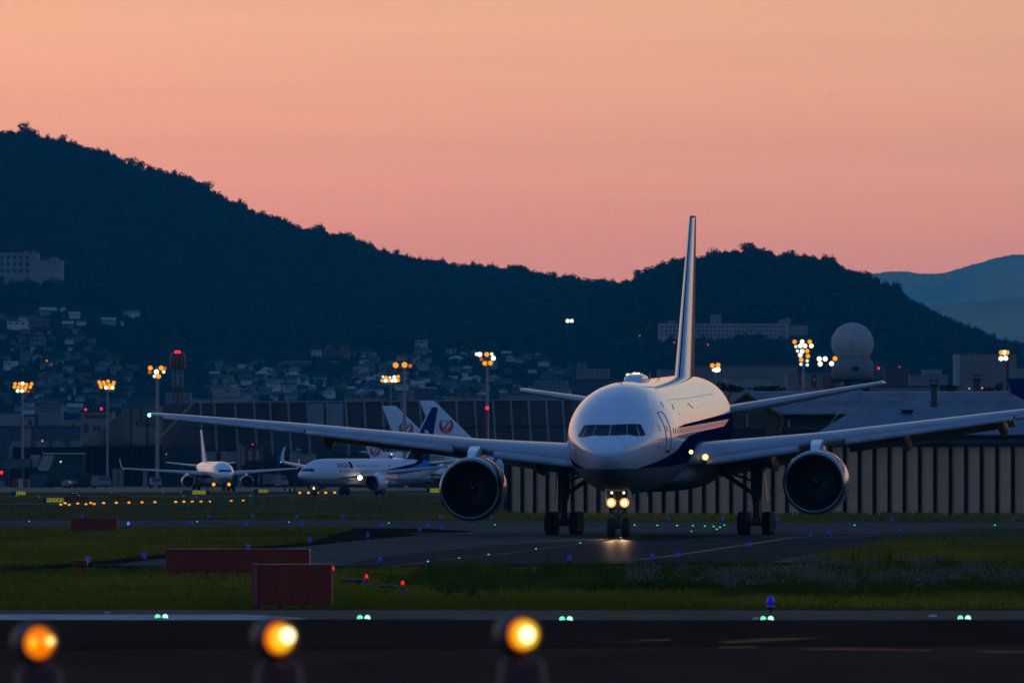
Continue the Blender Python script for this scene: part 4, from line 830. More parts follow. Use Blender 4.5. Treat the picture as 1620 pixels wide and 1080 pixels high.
        mb.tube([(x,-.05,zt*.6),(x-sg*.2*k,-.28*k,zt*.5),(x,-.2*k,zt*.42)], .05*k, 6).tube([(x+sg*.16*k,-.2*k,r_*1.2),(x+sg*.14*k,-.2*k,zt*.7)], .028*k, 5).tube([(x-sg*.15*k,-.2*k,r_*1.3),(x-sg*.2*k,-.15*k,zt*.8)], .024*k, 5)
        ax = [(-1.46,0,1.46) if g['axles'] == 3 else (0,)][0]
        for a_ in ax: mb.tube([(x-gw-w_*.4,a_,r_),(x+gw+w_*.4,a_,r_)], .11*k, 8)
        if len(ax) > 1: mb.box((x,0,r_+.02), (.34,3.3,.36), bev=.1)
        mb.box((x,0,r_*1.2), (.5*k,.5*k,.42*k), bev=.1*k)
        go = mb.build('main_gear', M_['strut'], root)
        for a_ in ax:
            for e in (-1, 1): wheel(go, (x+e*gw, a_, r_), r_, w_)
        xd = x+sg*.62*k
        MB().add([(xd-sg*.28*k,-.55*k,zt+.45),(xd-sg*.22*k,.6*k,zt+.45),(xd+sg*.02,.45*k,zt*.58),(xd-sg*.06,-.35*k,zt*.50),(xd-sg*.28*k+.04,-.55*k,zt+.45),(xd-sg*.22*k+.04,.6*k,zt+.45),(xd+sg*.02+.04,.45*k,zt*.58),(xd-sg*.06+.04,-.35*k,zt*.50)], [(0,1,2,3),(7,6,5,4),(0,4,5,1),(1,5,6,2),(2,6,7,3),(3,7,4,0)]).build('gear_door', M_['under'], go)
    yn = g['nose']-y0; rn, wn, pn = g['rn'], g['wn'], g['pn']/2; zt = P['zc']-P['R']*.8
    mb = MB().tube([(0,yn,rn),(0,yn,zt*.55)], .085*k, 12).tube([(0,yn,zt*.5),(0,yn,zt*.62),(0,yn,zt)], [.12*k,.15*k,.15*k], 12).tube([(-pn-wn*.3,yn,rn),(pn+wn*.3,yn,rn)], .075*k, 8)
    mb.tube([(0,yn-.02,zt*.6),(0,yn+.9*k,zt)], .08*k, 8).tube([(.1*k,yn-.2*k,rn*1.2),(0,yn-.42*k,zt*.42),(0,yn-.16*k,zt*.56)], .04*k, 6).tube([(-.1*k,yn-.2*k,rn*1.2),(0,yn-.42*k,zt*.42)], .04*k, 6)
    mb.box((0,yn-.22*k,zt*.60), (.95*k,.12*k,.16*k), bev=.03*k).box((0,yn-.2*k,zt*.50), (.62*k,.16*k,.34*k), bev=.04*k).box((0,yn-.18*k,zt*.38), (.44*k,.14*k,.2*k), bev=.04*k)
    for e in (-1, 1): mb.tube([(e*.34*k,yn-.2*k,zt*.45),(e*.2*k,yn-.1*k,zt*.36)], .03*k, 6)
    ng = mb.build('nose_gear', M_['strut'], root)
    for e in (-1, 1):
        wheel(ng, (e*pn, yn, rn), rn, wn)
        xd = e*.62*k; MB().bx(xd-.02, xd+.02, yn-1.2*k, yn+.5*k, zt*.62, zt+.1).build('nose_gear_door', M_['white'] if det == 2 else M_['under'], ng)
    return root, B, xf
S5 = R(5.8)
DB, LB = (0.004,0.013,0.055), (0.03,0.21,0.46)
BIG = dict(name='large_airliner', L=63.7, R=3.1, zc=5.80, y0=31.8, roll=R(1.1), pitch=R(1.05), detail=2, fair=(17.5,40), cowl=M_['cowl'], coat=1.0, white=.80, belly_col=(.17,.17,.18),
    belly=[(0,-1.5),(8,-1.48),(20,-1.5),(60,-1.5)],
    bands=[dict(up=[(0,-1.5),(2.4,-1.5),(8,-.82),(9.5,-.66),(12,-.25),(16,.05),(22,.16),(40,.26),(52,1.3)], lo=[(0,-1.6),(100,-1.6)], s=(0,70), col=DB), dict(up=[(10.5,.60),(14,.72),(30,.84),(50,.98)], lo=[(10.5,.59),(50,.60)], s=(10.5,60), col=DB)],  # lower band: blue stripe, with the dark reflection aft put into its colour
    wing=[(2.4,19.6,4.38,13.2,.125),(3.4,20.4,4.51,12.0,.12),(9.8,24.9,5.21,8.0,.105),(20.3,32.2,6.36,5.1,.098),(30.0,38.9,7.29,2.1,.10)],
    slats=[(3.7,8.6,1.0),(11.1,20.2,.95),(20.3,29.2,.9)], flaps=[(3.4,9.0,.15),(10.8,20,.1)], canoes=[6.6,14.0,19.4], eng=(9.65,20.6,2.98,1.83),
    stab=[(1.5,54.0,6.54,7.0),(10.75,61.3,8.06,2.5)], fin=[(46.6,8.5,9.6),(56.6,18.1,3.6)], dorsal=4.5, finm=mat('navy_fin_paint', (0.006,0.016,0.055), .5, spec=.1, coat=0, var=.05), fin_edge=True,
    gear=dict(track=10.97, top=3.6, r=.66, w=.53, pitch=1.40, axles=3, nose=5.95, rn=.54, wn=.43, pn=.80))
big, BB, XF = airliner('large white airliner facing the viewer on the taxiway, landing lights on', None, (8.43, 647, .01), S5, BIG)
# its lights
ngear = next(c for c in big.children if c.name.startswith('nose_gear')); yn = 5.95-31.8
def lampm(parent, c, r, m, name): 
    MB().lathe([(-.06,0),(-.055,r*.5),(-.035,r*.85),(0,r)], c=c, axis='Y', n=18).build(name, m, parent)
for x, z, r, mm, nm in ((-.36,1.90,.155,M_['land'],'landing_light'),(.36,1.90,.155,M_['land'],'landing_light'),(-.33,2.44,.075,M_['taxi'],'taxi_light'),(.33,2.44,.075,M_['taxi'],'taxi_light')):
    MB().lathe([(-.02,r*1.05),(.0,r*1.12),(.08,r*.9),(.16,r*.3),(.17,0)] if r < .1 else [(-.02,r*1.64),(.0,r*1.72),(.08,r*1.3),(.16,r*.3),(.17,0)], c=(x,yn-.42,z), axis='Y', n=18).tube([(x,yn-.3,z),(x*.4,yn-.05,z+.02)], .035, 6).build('lamp_housing', M_['strut'], ngear)
    if r > .1: lampm(ngear, (x,yn-.40,z), r*1.75, M_['glow'], 'lamp_halo_disc')  # orange glowing disc stands in for the halo round the landing lamp
    lampm(ngear, (x,yn-.43,z), r, mm, nm)
for (x, y, z, r) in ((3.50,20.3,4.40,.17),(3.02,16.6,4.68,.12)): lampm(big, (x+.08, y-31.8-.45, z), r, M_['root'], 'wing_root_light')
def spot(nm, x, y, z, e, size, pitch, col=(1.0,.72,.38), rad=.12, yawo=0.0):
    l = bpy.data.lights.new(nm, 'SPOT'); l.energy = e; l.spot_size = R(size); l.spot_blend = 1.0; l.shadow_soft_size = rad; l.color = col
    o = bpy.data.objects.new(nm, l); COL.objects.link(o); o.parent = big; o.location = (x, y, z); o.rotation_euler = Vector((math.sin(yawo), -1, -math.tan(R(pitch)))).to_track_quat('-Z', 'Y').to_euler()
spot('landing_lamp_beam', -.36, yn-.62, 1.9, 22000, 15, 1.9, (1.0,.60,.30)); spot('landing_lamp_beam', .36, yn-.62, 1.9, 22000, 15, 1.9, (1.0,.60,.30))
l = bpy.data.lights.new('lamp_spill', 'POINT'); l.energy = 1.5; l.color = (1.0,.6,.25); l.shadow_soft_size = .15; o = bpy.data.objects.new('lamp_spill', l); COL.objects.link(o); o.parent = big; o.location = (0, yn-.62, 1.95)
# ---- the other aircraft
S737 = dict(L=39.5, R=1.95, zc=3.15, kn=.95, kt=1.05, y0=17.0, fair=(10,25), cowl=M_['wcowl'], coat=.06, white=.74,
    wing=[(1.6,12.6,2.75,7.4,.125),(5.6,15.6,3.25,4.5,.115),(16.9,23.3,4.65,1.6,.10)], slats=[(2.4,16,.6)], eng=(4.85,11.2,1.75,1.12), fans=18, spec=.08,
    stab=[(.8,33.0,4.4,4.2),(7.1,37.6,5.2,1.5)], fin=[(29.2,5.2,6.6),(36.2,12.3,2.0)], dorsal=3.0, gear=dict(track=5.7, top=2.0, r=.56, w=.42, pitch=.86, axles=1, nose=4.0, rn=.34, wn=.2, pn=.4))
ana = mat('swept_blue_fin', (0.003,0.034,0.15), .6, spec=0.0, coat=0, var=.05)
AN = {**S737, 'name': 'striped_twinjet', 'finm': ana, 'stabm': M_['white'], 'winglet': (2.0, 78, M_['lblue']), 'belly': [(0,-.75),(12,-.82),(40,-.82)], 'belly_col': (.34,.345,.36),
    'bands': [dict(up=[(6,-.8),(11.7,-.44),(17,.10),(23.2,.70),(29.4,1.35),(32.4,2.0),(40,2.2)], lo=[(6,-.82),(12,-.74),(17,-.58),(21.7,-.09),(27,.62),(31.5,1.33),(34,2.0)], s=(5,40), col=DB), dict(up=[(16,-.70),(17,-.58),(21.7,-.08),(27,.64),(31.5,1.35),(34,2.0),(40,2.2)], lo=[(16,-.74),(18.2,-.74),(22.9,-.40),(28.5,.10),(34.5,.55),(38.3,1.2),(40,1.5)], s=(15,40), col=LB)]}
d1 = 1588; a1, B7, _ = airliner('white twinjet with swept dark and light blue bands, seen three-quarter', None, ((573-CX)*d1/F, d1, 0), R(29.5), AN)
fus = next(c for c in a1.children if c.name.startswith('fuselage')); y0 = 17.0
def subdiv(vs, fs):
    import bmesh
    bm = bmesh.new(); b = [bm.verts.new(v) for v in vs]
    for f in fs:
        try: bm.faces.new([b[i] for i in f])
        except ValueError: pass
    bmesh.ops.triangulate(bm, faces=bm.faces)
    for _ in range(3):
        es = [e for e in bm.edges if e.calc_length() > .22]
        if es: bmesh.ops.subdivide_edges(bm, edges=es, cuts=1); bmesh.ops.triangulate(bm, faces=[f for f in bm.faces if len(f.verts) > 3])
    bm.verts.index_update(); o = [v.co.copy() for v in bm.verts], [tuple(v.index for v in f.verts) for f in bm.faces]; bm.free(); return o
def skin_text(B, body, size, s0, z0, m, sq=1.0, rev=False, name='lettering'):
    vs, fs = subdiv(*text_geo(body, size)); o = MB().add([B.side(s0+(-p.x if rev else p.x)*sq, z0+p.y, -1 if rev else 1, y0, .015) for p in vs], fs).build(name, m, fus); return o
skin_text(B7, 'ANA', 1.2, 7.2, .62, M_['blue'], 1.25); skin_text(B7, 'Inspiration of JAPAN', .56, 12.4, .80, M_['lblue'], 1.35)
MB().add([B7.side(10.6+i*.75+(.2*k_/6), .6+k_*.9/6, 1, y0, .016) for k_ in range(7) for i in (0,1)], [(2*i,2*i+1,2*i+3,2*i+2) for i in range(6)]).build('emblem', M_['blue'], fus)
MB().add([B7.side(21.6+.2*math.cos(a), .98+.2*math.sin(a), 1, y0, .014) for a in np.linspace(0, 6.28, 13)[:-1]], [tuple(range(12))]).build('red_disc', M_['redp'], fus)
for i in range(40):
    st = 7.6+.58*i; MB().add([B7.side(st+a*.12, .22+b_*.17, 1, y0, .012) for a, b_ in ((-1,-1),(1,-1),(1,1),(-1,1))], [(0,1,2,3)]).build('cabin_window', M_['glass'], fus)
MB().tube([B7.side(a, b_, 1, y0, .01) for a, b_ in ((4.5,-.55),(4.5,1.2),(5.35,1.2),(5.35,-.55),(4.5,-.55))], .03, 4).build('door', M_['line'], fus)
MB().tube([B7.side(a, b_, 1, y0, .01) for a, b_ in ((26.5,-.4),(26.5,1.1),(27.2,1.1),(27.2,-.4),(26.5,-.4))], .025, 4).build('door', M_['line'], fus)
for x, y, z in ((2.75,12.0,2.45),): MB().lathe([(-.3,0),(-.25,.24),(-.1,.34),(.1,.3)], c=(x, y-y0-.3, z), axis='Y', n=16).build('landing_light', M_['land'], a1)
MB().lathe([(-.1,0),(-.08,.13),(0,.17)], c=(0, 4.0-y0-.3, 1.0), axis='Y', n=12).build('taxi_light', M_['taxi'], a1)
l = bpy.data.lights.new('landing_lamp_beam', 'SPOT'); l.energy = 900; l.spot_size = R(40); l.spot_blend = 1; l.color = (1,.7,.35); l.shadow_soft_size = .2
o = bpy.data.objects.new('landing_lamp_beam', l); COL.objects.link(o); o.parent = a1; o.location = (2.9, 12.0-y0-2.0, 2.4); o.rotation_euler = Vector((.1,-1,-.12)).to_track_quat('-Z','Y').to_euler()
# letters on its fin
def fin_place(P, u0, w0, tx, ty, sg, size_h, off=.03, rev=False):
    """place text point: u0 height fraction, w0 chord fraction"""
    fp = P['fin']; z = fp[0][1]+(fp[1][1]-fp[0][1])*u0+ty; u = (z-fp[0][1])/(fp[1][1]-fp[0][1]); yl, c = [fp[0][i]+(fp[1][i]-fp[0][i])*u for i in (0,2)]
    y = fp[0][0]+(fp[1][0]-fp[0][0])*u0+w0*(fp[0][2]+(fp[1][2]-fp[0][2])*u0)+(-tx if rev else tx)
    f = min(1, max(0, (y-yl)/c)); return Vector((sg*(yt(f)*.09*c+off), y-P['y0'], z))
fin = next(c for c in a1.children if c.name.startswith('fin'))
vs, fs = text_geo('ANA', 1.9); A = R(46)
MB().add([fin_place(AN, .10, .50, p.x*math.cos(A)*.9-p.y*math.sin(A), p.x*math.sin(A)+p.y*math.cos(A)*.9, 1, 1) for p in vs], fs).build('lettering', M_['white'], fin)
MB().loft([fin_sec(29.2-17-.04, 5.2, .7, .3), fin_sec(36.2-17-.04, 12.3, .35, .3)]).build('leading_edge', M_['white'], fin)
d2 = 1859; A320 = {**S737, 'name': 'far_twinjet', 'L': 37.0, 'finm': M_['white'], 'winglet': (1.35, 80, M_['white']), 'R': 1.85, 'zc': 3.0, 'eng': (4.85,11.4,1.62,1.02), 'belly': [(0,-.8),(40,-.8)], 'coat': 1.0, 'white': .85,
    'bands': [dict(up=[(3,-.8),(8,-.4),(20,.1),(30,1.0),(34,2)], lo=[(3,-1),(40,-1)], s=(3,40), col=DB)], 'wing': [(1.6,12.0,2.75,7.0,.125),(5.6,15.0,3.10,4.2,.115),(14.2,21.0,3.70,1.7,.10)], 'slats': [(2.4,13.8,.6)],
    'stab': [(.8,30.5,4.1,3.6),(5.6,34.2,4.7,1.4)], 'fin': [(27.2,4.8,6.0),(33.0,10.0,2.0)]}
a2, B2, _ = airliner('small white twinjet facing the viewer on the far apron, nose pointing slightly right', None, ((338-CX)*d2/F, d2, 0), R(-8.6), A320)
for x in (-1.55, .95): MB().lathe([(-.15,0),(-.12,.2),(0,.27)], c=(x, -12.5, 1.15), axis='Y', n=12).build('taxi_light', M_['orange'], a2)
# tails with the red crane
def crane(P, fin, u0, w0, r, sg, rev):
    mb = MB(); pl = lambda tx, ty: fin_place(P, u0, w0, tx, ty, sg, 1, .04, rev)
    N_ = 40; vs = []
    for i in range(N_+1):
        a = R(128)+R(284)*i/N_; inn = r*(.74-.30*math.sin(math.pi*i/N_))*(1+.05*(i % 2)); vs += [pl(r*math.cos(a), r*math.sin(a)), pl(inn*math.cos(a), inn*math.sin(a)+.05*r)]
    mb.add(vs, [(2*i,2*i+2,2*i+3,2*i+1) for i in range(N_)], 0)
    neck = [(-.34,.50),(-.05,.60),(.22,.55),(.36,.42),(.22,.22),(.02,.02),(-.12,-.22),(-.10,-.5)]; wd = [.02,.05,.08,.11,.10,.10,.12,.2]; vs = []
    for i, (x, y) in enumerate(neck):
        x2, y2 = neck[min(i+1, 7)]; x1, y1 = neck[max(i-1, 0)]; l = math.hypot(x2-x1, y2-y1); nx, ny = -(y2-y1)/l, (x2-x1)/l
        vs += [pl((x+nx*wd[i])*r, (y+ny*wd[i])*r), pl((x-nx*wd[i])*r, (y-ny*wd[i])*r)]
    mb.add(vs, [(2*i,2*i+2,2*i+3,2*i+1) for i in range(7)], 0); lo = mb.build('crane_emblem', M_['redp'], fin)
    tv, tf = text_geo('JAL', r*.62); w = max(p.x for p in tv); pl2 = lambda tx, ty: fin_place(P, u0, w0, tx, ty, sg, 1, .07, rev)
    MB().add([pl2(p.x-w/2, p.y-.82*r) for p in tv], tf).build('lettering', M_['white'], lo)
wf = mat('white_fin', (0.72,0.72,0.73), .4, coat=.3, var=.04)
def jal(px_tail, top_y, d, hs, yaw, label, u0, w0, r, base=BIG):
    q = (zof(top_y, d))/18.6; kk = q
    s = lambda v: v*kk
    P = {**base, 'name': 'crane_liner', 'L': s(63.7), 'R': s(3.1), 'zc': s(5.4), 'y0': s(31.8), 'roll': 0, 'pitch': 0, 'detail': 1, 'fair': (s(17.5), s(40)), 'cowl': M_['wcowl'], 'bands': [], 'belly': None, 'white': .72, 'coat': .3,
         'wing': [(s(a), s(b), s(c), s(e), f) for a, b, c, e, f in base['wing']], 'slats': [], 'flaps': [], 'canoes': [], 'eng': tuple(s(v) for v in base['eng']), 'stab': [tuple(s(v) for v in a) for a in base['stab']],
         'fin': [(s(46.6), s(8.2), s(10.2)), (s(57.6), s(18.5), s(3.4))], 'dorsal': s(4), 'finm': wf, 'fin_edge': False, 'gear': {k_: (v if k_ == 'axles' else s(v)) for k_, v in base['gear'].items()}}
    tail = Vector((math.sin(yaw), math.cos(yaw), 0))*(s(60.0)-s(31.8)); x = (px_tail-CX)*d/F
    rt, B, _ = airliner(label, 'parked aircraft with red crane tails', (x-tail.x, d-tail.y, 0), yaw, P); f = next(c for c in rt.children if c.name.startswith('fin')); crane(P, f, u0, w0, s(r), -1, True); return rt, f, P
jal(611, 642, 2262, 1, R(-76), 'parked airliner whose white red-crane fin rises left of the blue fin', .50, .46, 1.74)
jal(671, 634, 2215, 1, R(-72), 'parked airliner with the tallest white fin and red crane, right of the blue fin', .495, .42, 1.66)
r3, f3, P3 = jal(579, 697, 2140, 1, R(-78), 'small parked airliner whose short white red-crane fin shows under the wing', .63, .46, 2.1)
for w_, u_, rr, mm in ((-.18,.10,.55,M_['redp']),(-.34,.12,.3,M_['blue']),(-.05,.06,.3,M_['redp'])):
    MB().add([fin_place(P3, u_, w_+.1, rr*math.cos(a)*(1 if i % 2 else .5), rr*math.sin(a)*(1 if i % 2 else .5), -1, 1, .12, True) for i, a in enumerate(np.linspace(0, 2*math.pi, 11)[:-1])], [tuple(range(10))]).build('painted_motif', mm, f3)
d5 = 1180; PB = {**S737, 'name': 'blue_tail_twinjet', 'finm': M_['blue'], 'bands': [], 'belly': None, 'fin': [(29.2,5.4,6.8),(35.6,13.0,2.2)]}
tl = Vector((math.sin(R(-74)), math.cos(R(-74)), 0))*(37.6-17.0)
airliner('parked airliner with only its deep blue fin showing above the sheds', None, ((1598-CX)*d5/F-tl.x, d5-tl.y, 0), R(-74), PB)
# ------------------------------------------------------------------ lamps on masts
m_fo = emit('orange_floodlight', (1.0, 0.34, 0.01), 1.25, (.1,.03,0)); m_fw = emit('white_floodlight', (1.0, 0.90, 0.62), 2.2); m_fg = emit('greenish_white_floodlight', (0.75, 1.0, 0.78), 1.3); m_fd = emit('dim_orange_floodlight', (1.0, 0.18, 0.02), .6, (.1,.03,0))
m_mast = mat('mast_steel', (0.34,0.27,0.24), .6, metal=.2, var=.15); m_mastd = mat('dark_mast', (0.05,0.05,0.05), .6, var=.2)
m_beacon = emit('red_beacon', (1.0, 0.01, 0.03), 3.0, (.2,0,0))
def mast(px, d, pw, lamps, label, head_y, mm=None, lr=3.0, antenna=0):
    """lamps: (dx, y, kind) in photo rows; pw: pole width there"""
    s = d/F; o = thing('light_mast', label, 'light mast', ((px-CX)*s, d, 0), 0, 'apron floodlight masts'); mm = mm or m_mast; zt = zof(head_y, d); r = pw*s/2
    pole = MB().tube([(0,0,0),(0,0,zt*.6),(0,0,zt)], [r*1.2,r,r*.8], 10).lathe([(0,r*2),(.3,r*2),(.3,r)], n=10).build('pole', mm, o)
    ys = sorted(set(y for _, y, _ in lamps)); fr = MB(); grp = []
    for y in ys:
        if not grp or y-grp[-1][-1] > 3.2: grp.append([y])
        else: grp[-1].append(y)
    for g in grp:
        ls = [l[0] for l in lamps if l[1] in g]; z = zof(sum(g)/len(g), d)+.02; a, b = min(ls+[-1])-2, max(ls+[1])+2
        fr.bx(a*s, b*s, -.05, .08, z-.07, z+.07)
    zz = [zof(y, d) for y in ys]; fr.bx(-.12, .12, -.1, .1, min(zz+[zt])-.2, max(zz)+.3)
    for e in (-3, 3): fr.bx(e*s-.04, e*s+.04, -.06, .06, min(zz)-.1, max(zz)+.15)
    fr.build('lamp_frame', mm, o)
    for dx, y, kd in lamps:
        R_ = lr*s*(1.25 if kd in 'ow' else .9); z = zof(y, d); c = (dx*s, -.30, z)
        h = MB().lathe([(.02,R_*1.06),(.1,R_),(.3,R_*.6),(.34,0)], c=c, axis='Y', n=12).bx(dx*s-.05, dx*s+.05, -.1, .0, z-.08, z+.08).build('floodlight', m_mastd, o)
        MB().lathe([(-.1,0),(-.08,R_*.55),(-.02,R_*.9),(.02,R_)], c=c, axis='Y', n=12).build('lens', {'o': m_fo, 'w': m_fw, 'g': m_fg, 'd': m_fd}[kd], h)
    if antenna: MB().tube([(0,0,zt),(.0,0,zt+antenna)], .05, 5).build('aerial', m_mastd, o)
    return o
q = random.Random(5)
def cluster(n, w, y0, y1, kinds):
    rows = [y0, (y0+y1)/2, y1]; o = []; per = n//3
    for r_ in range(3):
        for i in range(per): o.append((-w/2+w*(i+.5)/per+q.uniform(-.5,.5), rows[r_]+q.uniform(-.6,.6), kinds[(i+r_*per) % len(kinds)]))
    return o
mast(36, 2260, 3.6, [(-12,607,'o'),(-5,607,'o'),(0,606.5,'w'),(6,608,'o'),(14,607,'o'),(-13,612,'o'),(-7,612.5,'o'),(-1,612,'o'),(5,613,'o'),(12,612,'o'),(-8,618,'w'),(-1,618,'w'),(3,617.5,'o'),(9,619,'d')], 'light mast with a dense orange cluster, leftmost of all', 605, lr=2.2)
mast(170, 2290, 3.2, [(-13,604,'o'),(-6,604.5,'o'),(1,603,'o'),(10,605,'o'),(-11,608,'o'),(-4,608.5,'o'),(3,609,'o'),(9,608,'o'),(-10,612,'o'),(-2,613,'w'),(3,613.5,'o'),(8,613,'w')], 'light mast with a dense orange cluster, in front of the sloping dark hangar', 600, lr=2.2)
mast(249, 2240, 5.5, [(-11,582,'o'),(6,582,'o'),(12,582.5,'d'),(-1.5,588,'w'),(10,588,'g'),(-12,589,'d'),(-4.5,595,'g'),(2,595,'o')], 'thick light mast beside the red and white tower, orange and white lamps', 580, antenna=2.2)
mast(618, 2275, 3.0, [(-12,596,'g'),(-7,597,'o'),(-1,597,'g'),(6,596.5,'w'),(12,595.5,'o'),(-13,602,'o'),(-8,602,'w'),(-3,602,'o'),(2.5,602,'w'),(8,602,'w'),(12,601.5,'o')], 'slim light mast with two level rows of orange and white lamps', 594, mat('orange_lit_mast', (.30,.17,.09), .6, var=.1), lr=2.2)  # orange lamplight is put into this pole's colour
mast(640, 2230, 5.5, [(-14,577.5,'o'),(0,577,'o'),(9,578.5,'d')], 'thick light mast with only two orange lamps, behind the slim one', 576, lr=3.6)
mast(771, 2230, 5.5, [(-17,560,'g'),(-12,560.5,'w'),(-1,560.5,'o'),(7,560,'g'),(9.5,566.5,'w'),(-9.5,568,'d'),(-4,574.5,'o'),(5,574,'o')], 'thick light mast behind the thin red mast, orange and white lamps', 562)
mast(1004, 2400, 4, [(-11,593,'g'),(-6,594,'o'),(0,592.5,'w'),(6,593,'w'),(10,594,'o'),(-9,598,'g'),(-5,599,'w')], 'light mast whose lamps peep over the roof of the large aircraft', 590)
mast(1132, 2450, 3.2, [(-5,578,'o'),(4,577.5,'o'),(-3,585,'g'),(1,585,'w'),(4,584.5,'w')], 'light mast right of the tall fin, two orange over two white lamps', 575)
mast(1271, 2150, 5, [(-14,540.5,'o'),(-2,540.5,'w'),(10,540.5,'o'),(-12,548,'g'),(-5,547,'w'),(2.5,547,'w'),(12.5,547,'w'),(-9.5,555,'g'),(-2,555.5,'w'),(6,555,'o'),(-5,561.5,'w'),(7,563,'o'),(-3.5,569,'o'),(6,570.5,'g'),(-4,576,'g'),(6,577,'g')], 'tallest light mast, a tapering tower of orange and white lamps left of the radar dome', 538, lr=2.7)
mast(1308, 2200, 5.5, [(-12,567.5,'w'),(-2.5,567.5,'w'),(13,567,'o'),(-10.5,575.5,'w'),(7.5,575,'w')], 'dark light mast with five lamps beside the radar dome', 566, m_mastd)
mast(1594, 1650, 6, [(-10,557.5,'o'),(-5,557.5,'w'),(-1,557.5,'o'),(-10.5,567,'w'),(-3,566.5,'w')], 'dark light mast with lamps on one side, at the right edge', 553, m_mastd, antenna=.5)
# ------------------------------------------------------------------ buildings: helpers
def mkw(nm, c, var=.12): return mat(nm, c, .85, spec=.15, var=var, vscale=.08)
m_pale = mkw('pale_render', (.30,.26,.235)); m_grey = mkw('grey_render', (.24,.19,.165)); m_blueg = mkw('blue_grey_cladding', (.07,.085,.10)); m_brown = mkw('brown_cladding', (.11,.065,.045)); m_darkc = mkw('dark_cladding', (.035,.032,.032), .25); m_black = mkw('black_cladding', (.014,.013,.013), .3)
m_pink = mkw('pinkish_render', (.30,.20,.165)); m_win = mat('window_glass', (.03,.035,.045), .25, var=.2); m_roofd = mkw('dark_roof', (.04,.038,.038), .25); m_teal = mkw('teal_cladding', (.08,.12,.12)); m_redw = mkw('red_paint', (.30,.03,.03)); m_whitep = mkw('white_paint', (.50,.46,.43)); m_cloth = mkw('slate_panel', (.06,.07,.08))
def bld(label, cat, x0, x1, y0, d, depth, wall, roof=None, name='building', lip=.5, wins=None, yb=None, winm=None):
    s = d/F; w = (x1-x0)*s; zt = zof(y0, d); zb = 0 if yb is None else zof(yb, d); o = thing(name, label, cat, (((x0+x1)/2-CX)*s, d, zb)); h = zt-zb
    MB().bx(-w/2, w/2, 0, depth, 0, h-.003).build('wall', wall, o)
    MB().bx(-w/2-lip*.4, w/2+lip*.4, -lip*.4, depth+lip*.4, h, h+lip*.7).build('roof', roof or wall, o)
    for a, b, c, e in (wins or []):                                  # pixel rects
        MB().bx((a-CX)*s-o.location.x, (b-CX)*s-o.location.x, -.06, .02, zof(e, d)-zb, zof(c, d)-zb).build('window', winm or m_win, o)
    return o, s, w, h
def grid(x0, x1, ys, pitch, fw, hh): return [(x, x+pitch*fw, y, y+hh) for y in ys for x in np.arange(x0, x1-pitch*.5, pitch)]
m_hosp = mkw('hospital_render', (.42,.26,.21))
# hospital on the right hill, school on the left hill
o, s, w, h = bld('long pale three-storey block with rows of small windows on the right hill', 'building', 1042, 1248, 512.5, 6465, 16, m_hosp, None, wins=grid(1046, 1246, (515.5, 522, 528.5), 6.4, .55, 2.8), yb=545)
MB().bx(82*s-103*s, 99*s-103*s, 2, 12, h, h+15*s).bx(96*s-103*s, 99*s-103*s, 2, 8, h+15*s, h+17*s).build('stair_tower', m_pink, o); MB().bx(15*s-103*s, 27*s-103*s, 2, 9, h, h+5*s).build('roof_house', m_pink, o); MB().bx(190*s-103*s, 209*s-103*s, 2, 9, h, h+7*s).bx(201*s-103*s,208*s-103*s,2,8,h+7*s,h+10*s).build('roof_house', m_pink, o); MB().bx(206*s-103*s, 236*s-103*s, 4, 14, h-18*s, h-2*s).build('annexe', m_pink, o)
m_school = mkw('school_render', (.34,.25,.21))
o, s, w, h = bld('pale terraced building with big dark openings high on the left hill', 'building', -60, 61, 400.5, 7180, 20, m_school, None, wins=grid(-50, 52, (404, 414, 425), 10, .62, 7), yb=452)
MB().bx(48*s, 99*s, -3, 14, 0, h-11*s).build('annexe', m_school, o); MB().bx(78*s, 92*s, 0, 8, h-11*s, h-7*s).build('roof_house', m_pale, o)
for x in (4, 10, 38, 50): MB().bx((x-.5)*s, (x+6)*s-.5*w*0, 2, 5, h, h+4*s).build('roof_unit', m_grey, o) if x > 30 else MB().bx((x-15)*s, (x-11)*s, 2, 5, h, h+3*s).build('roof_unit', m_grey, o)
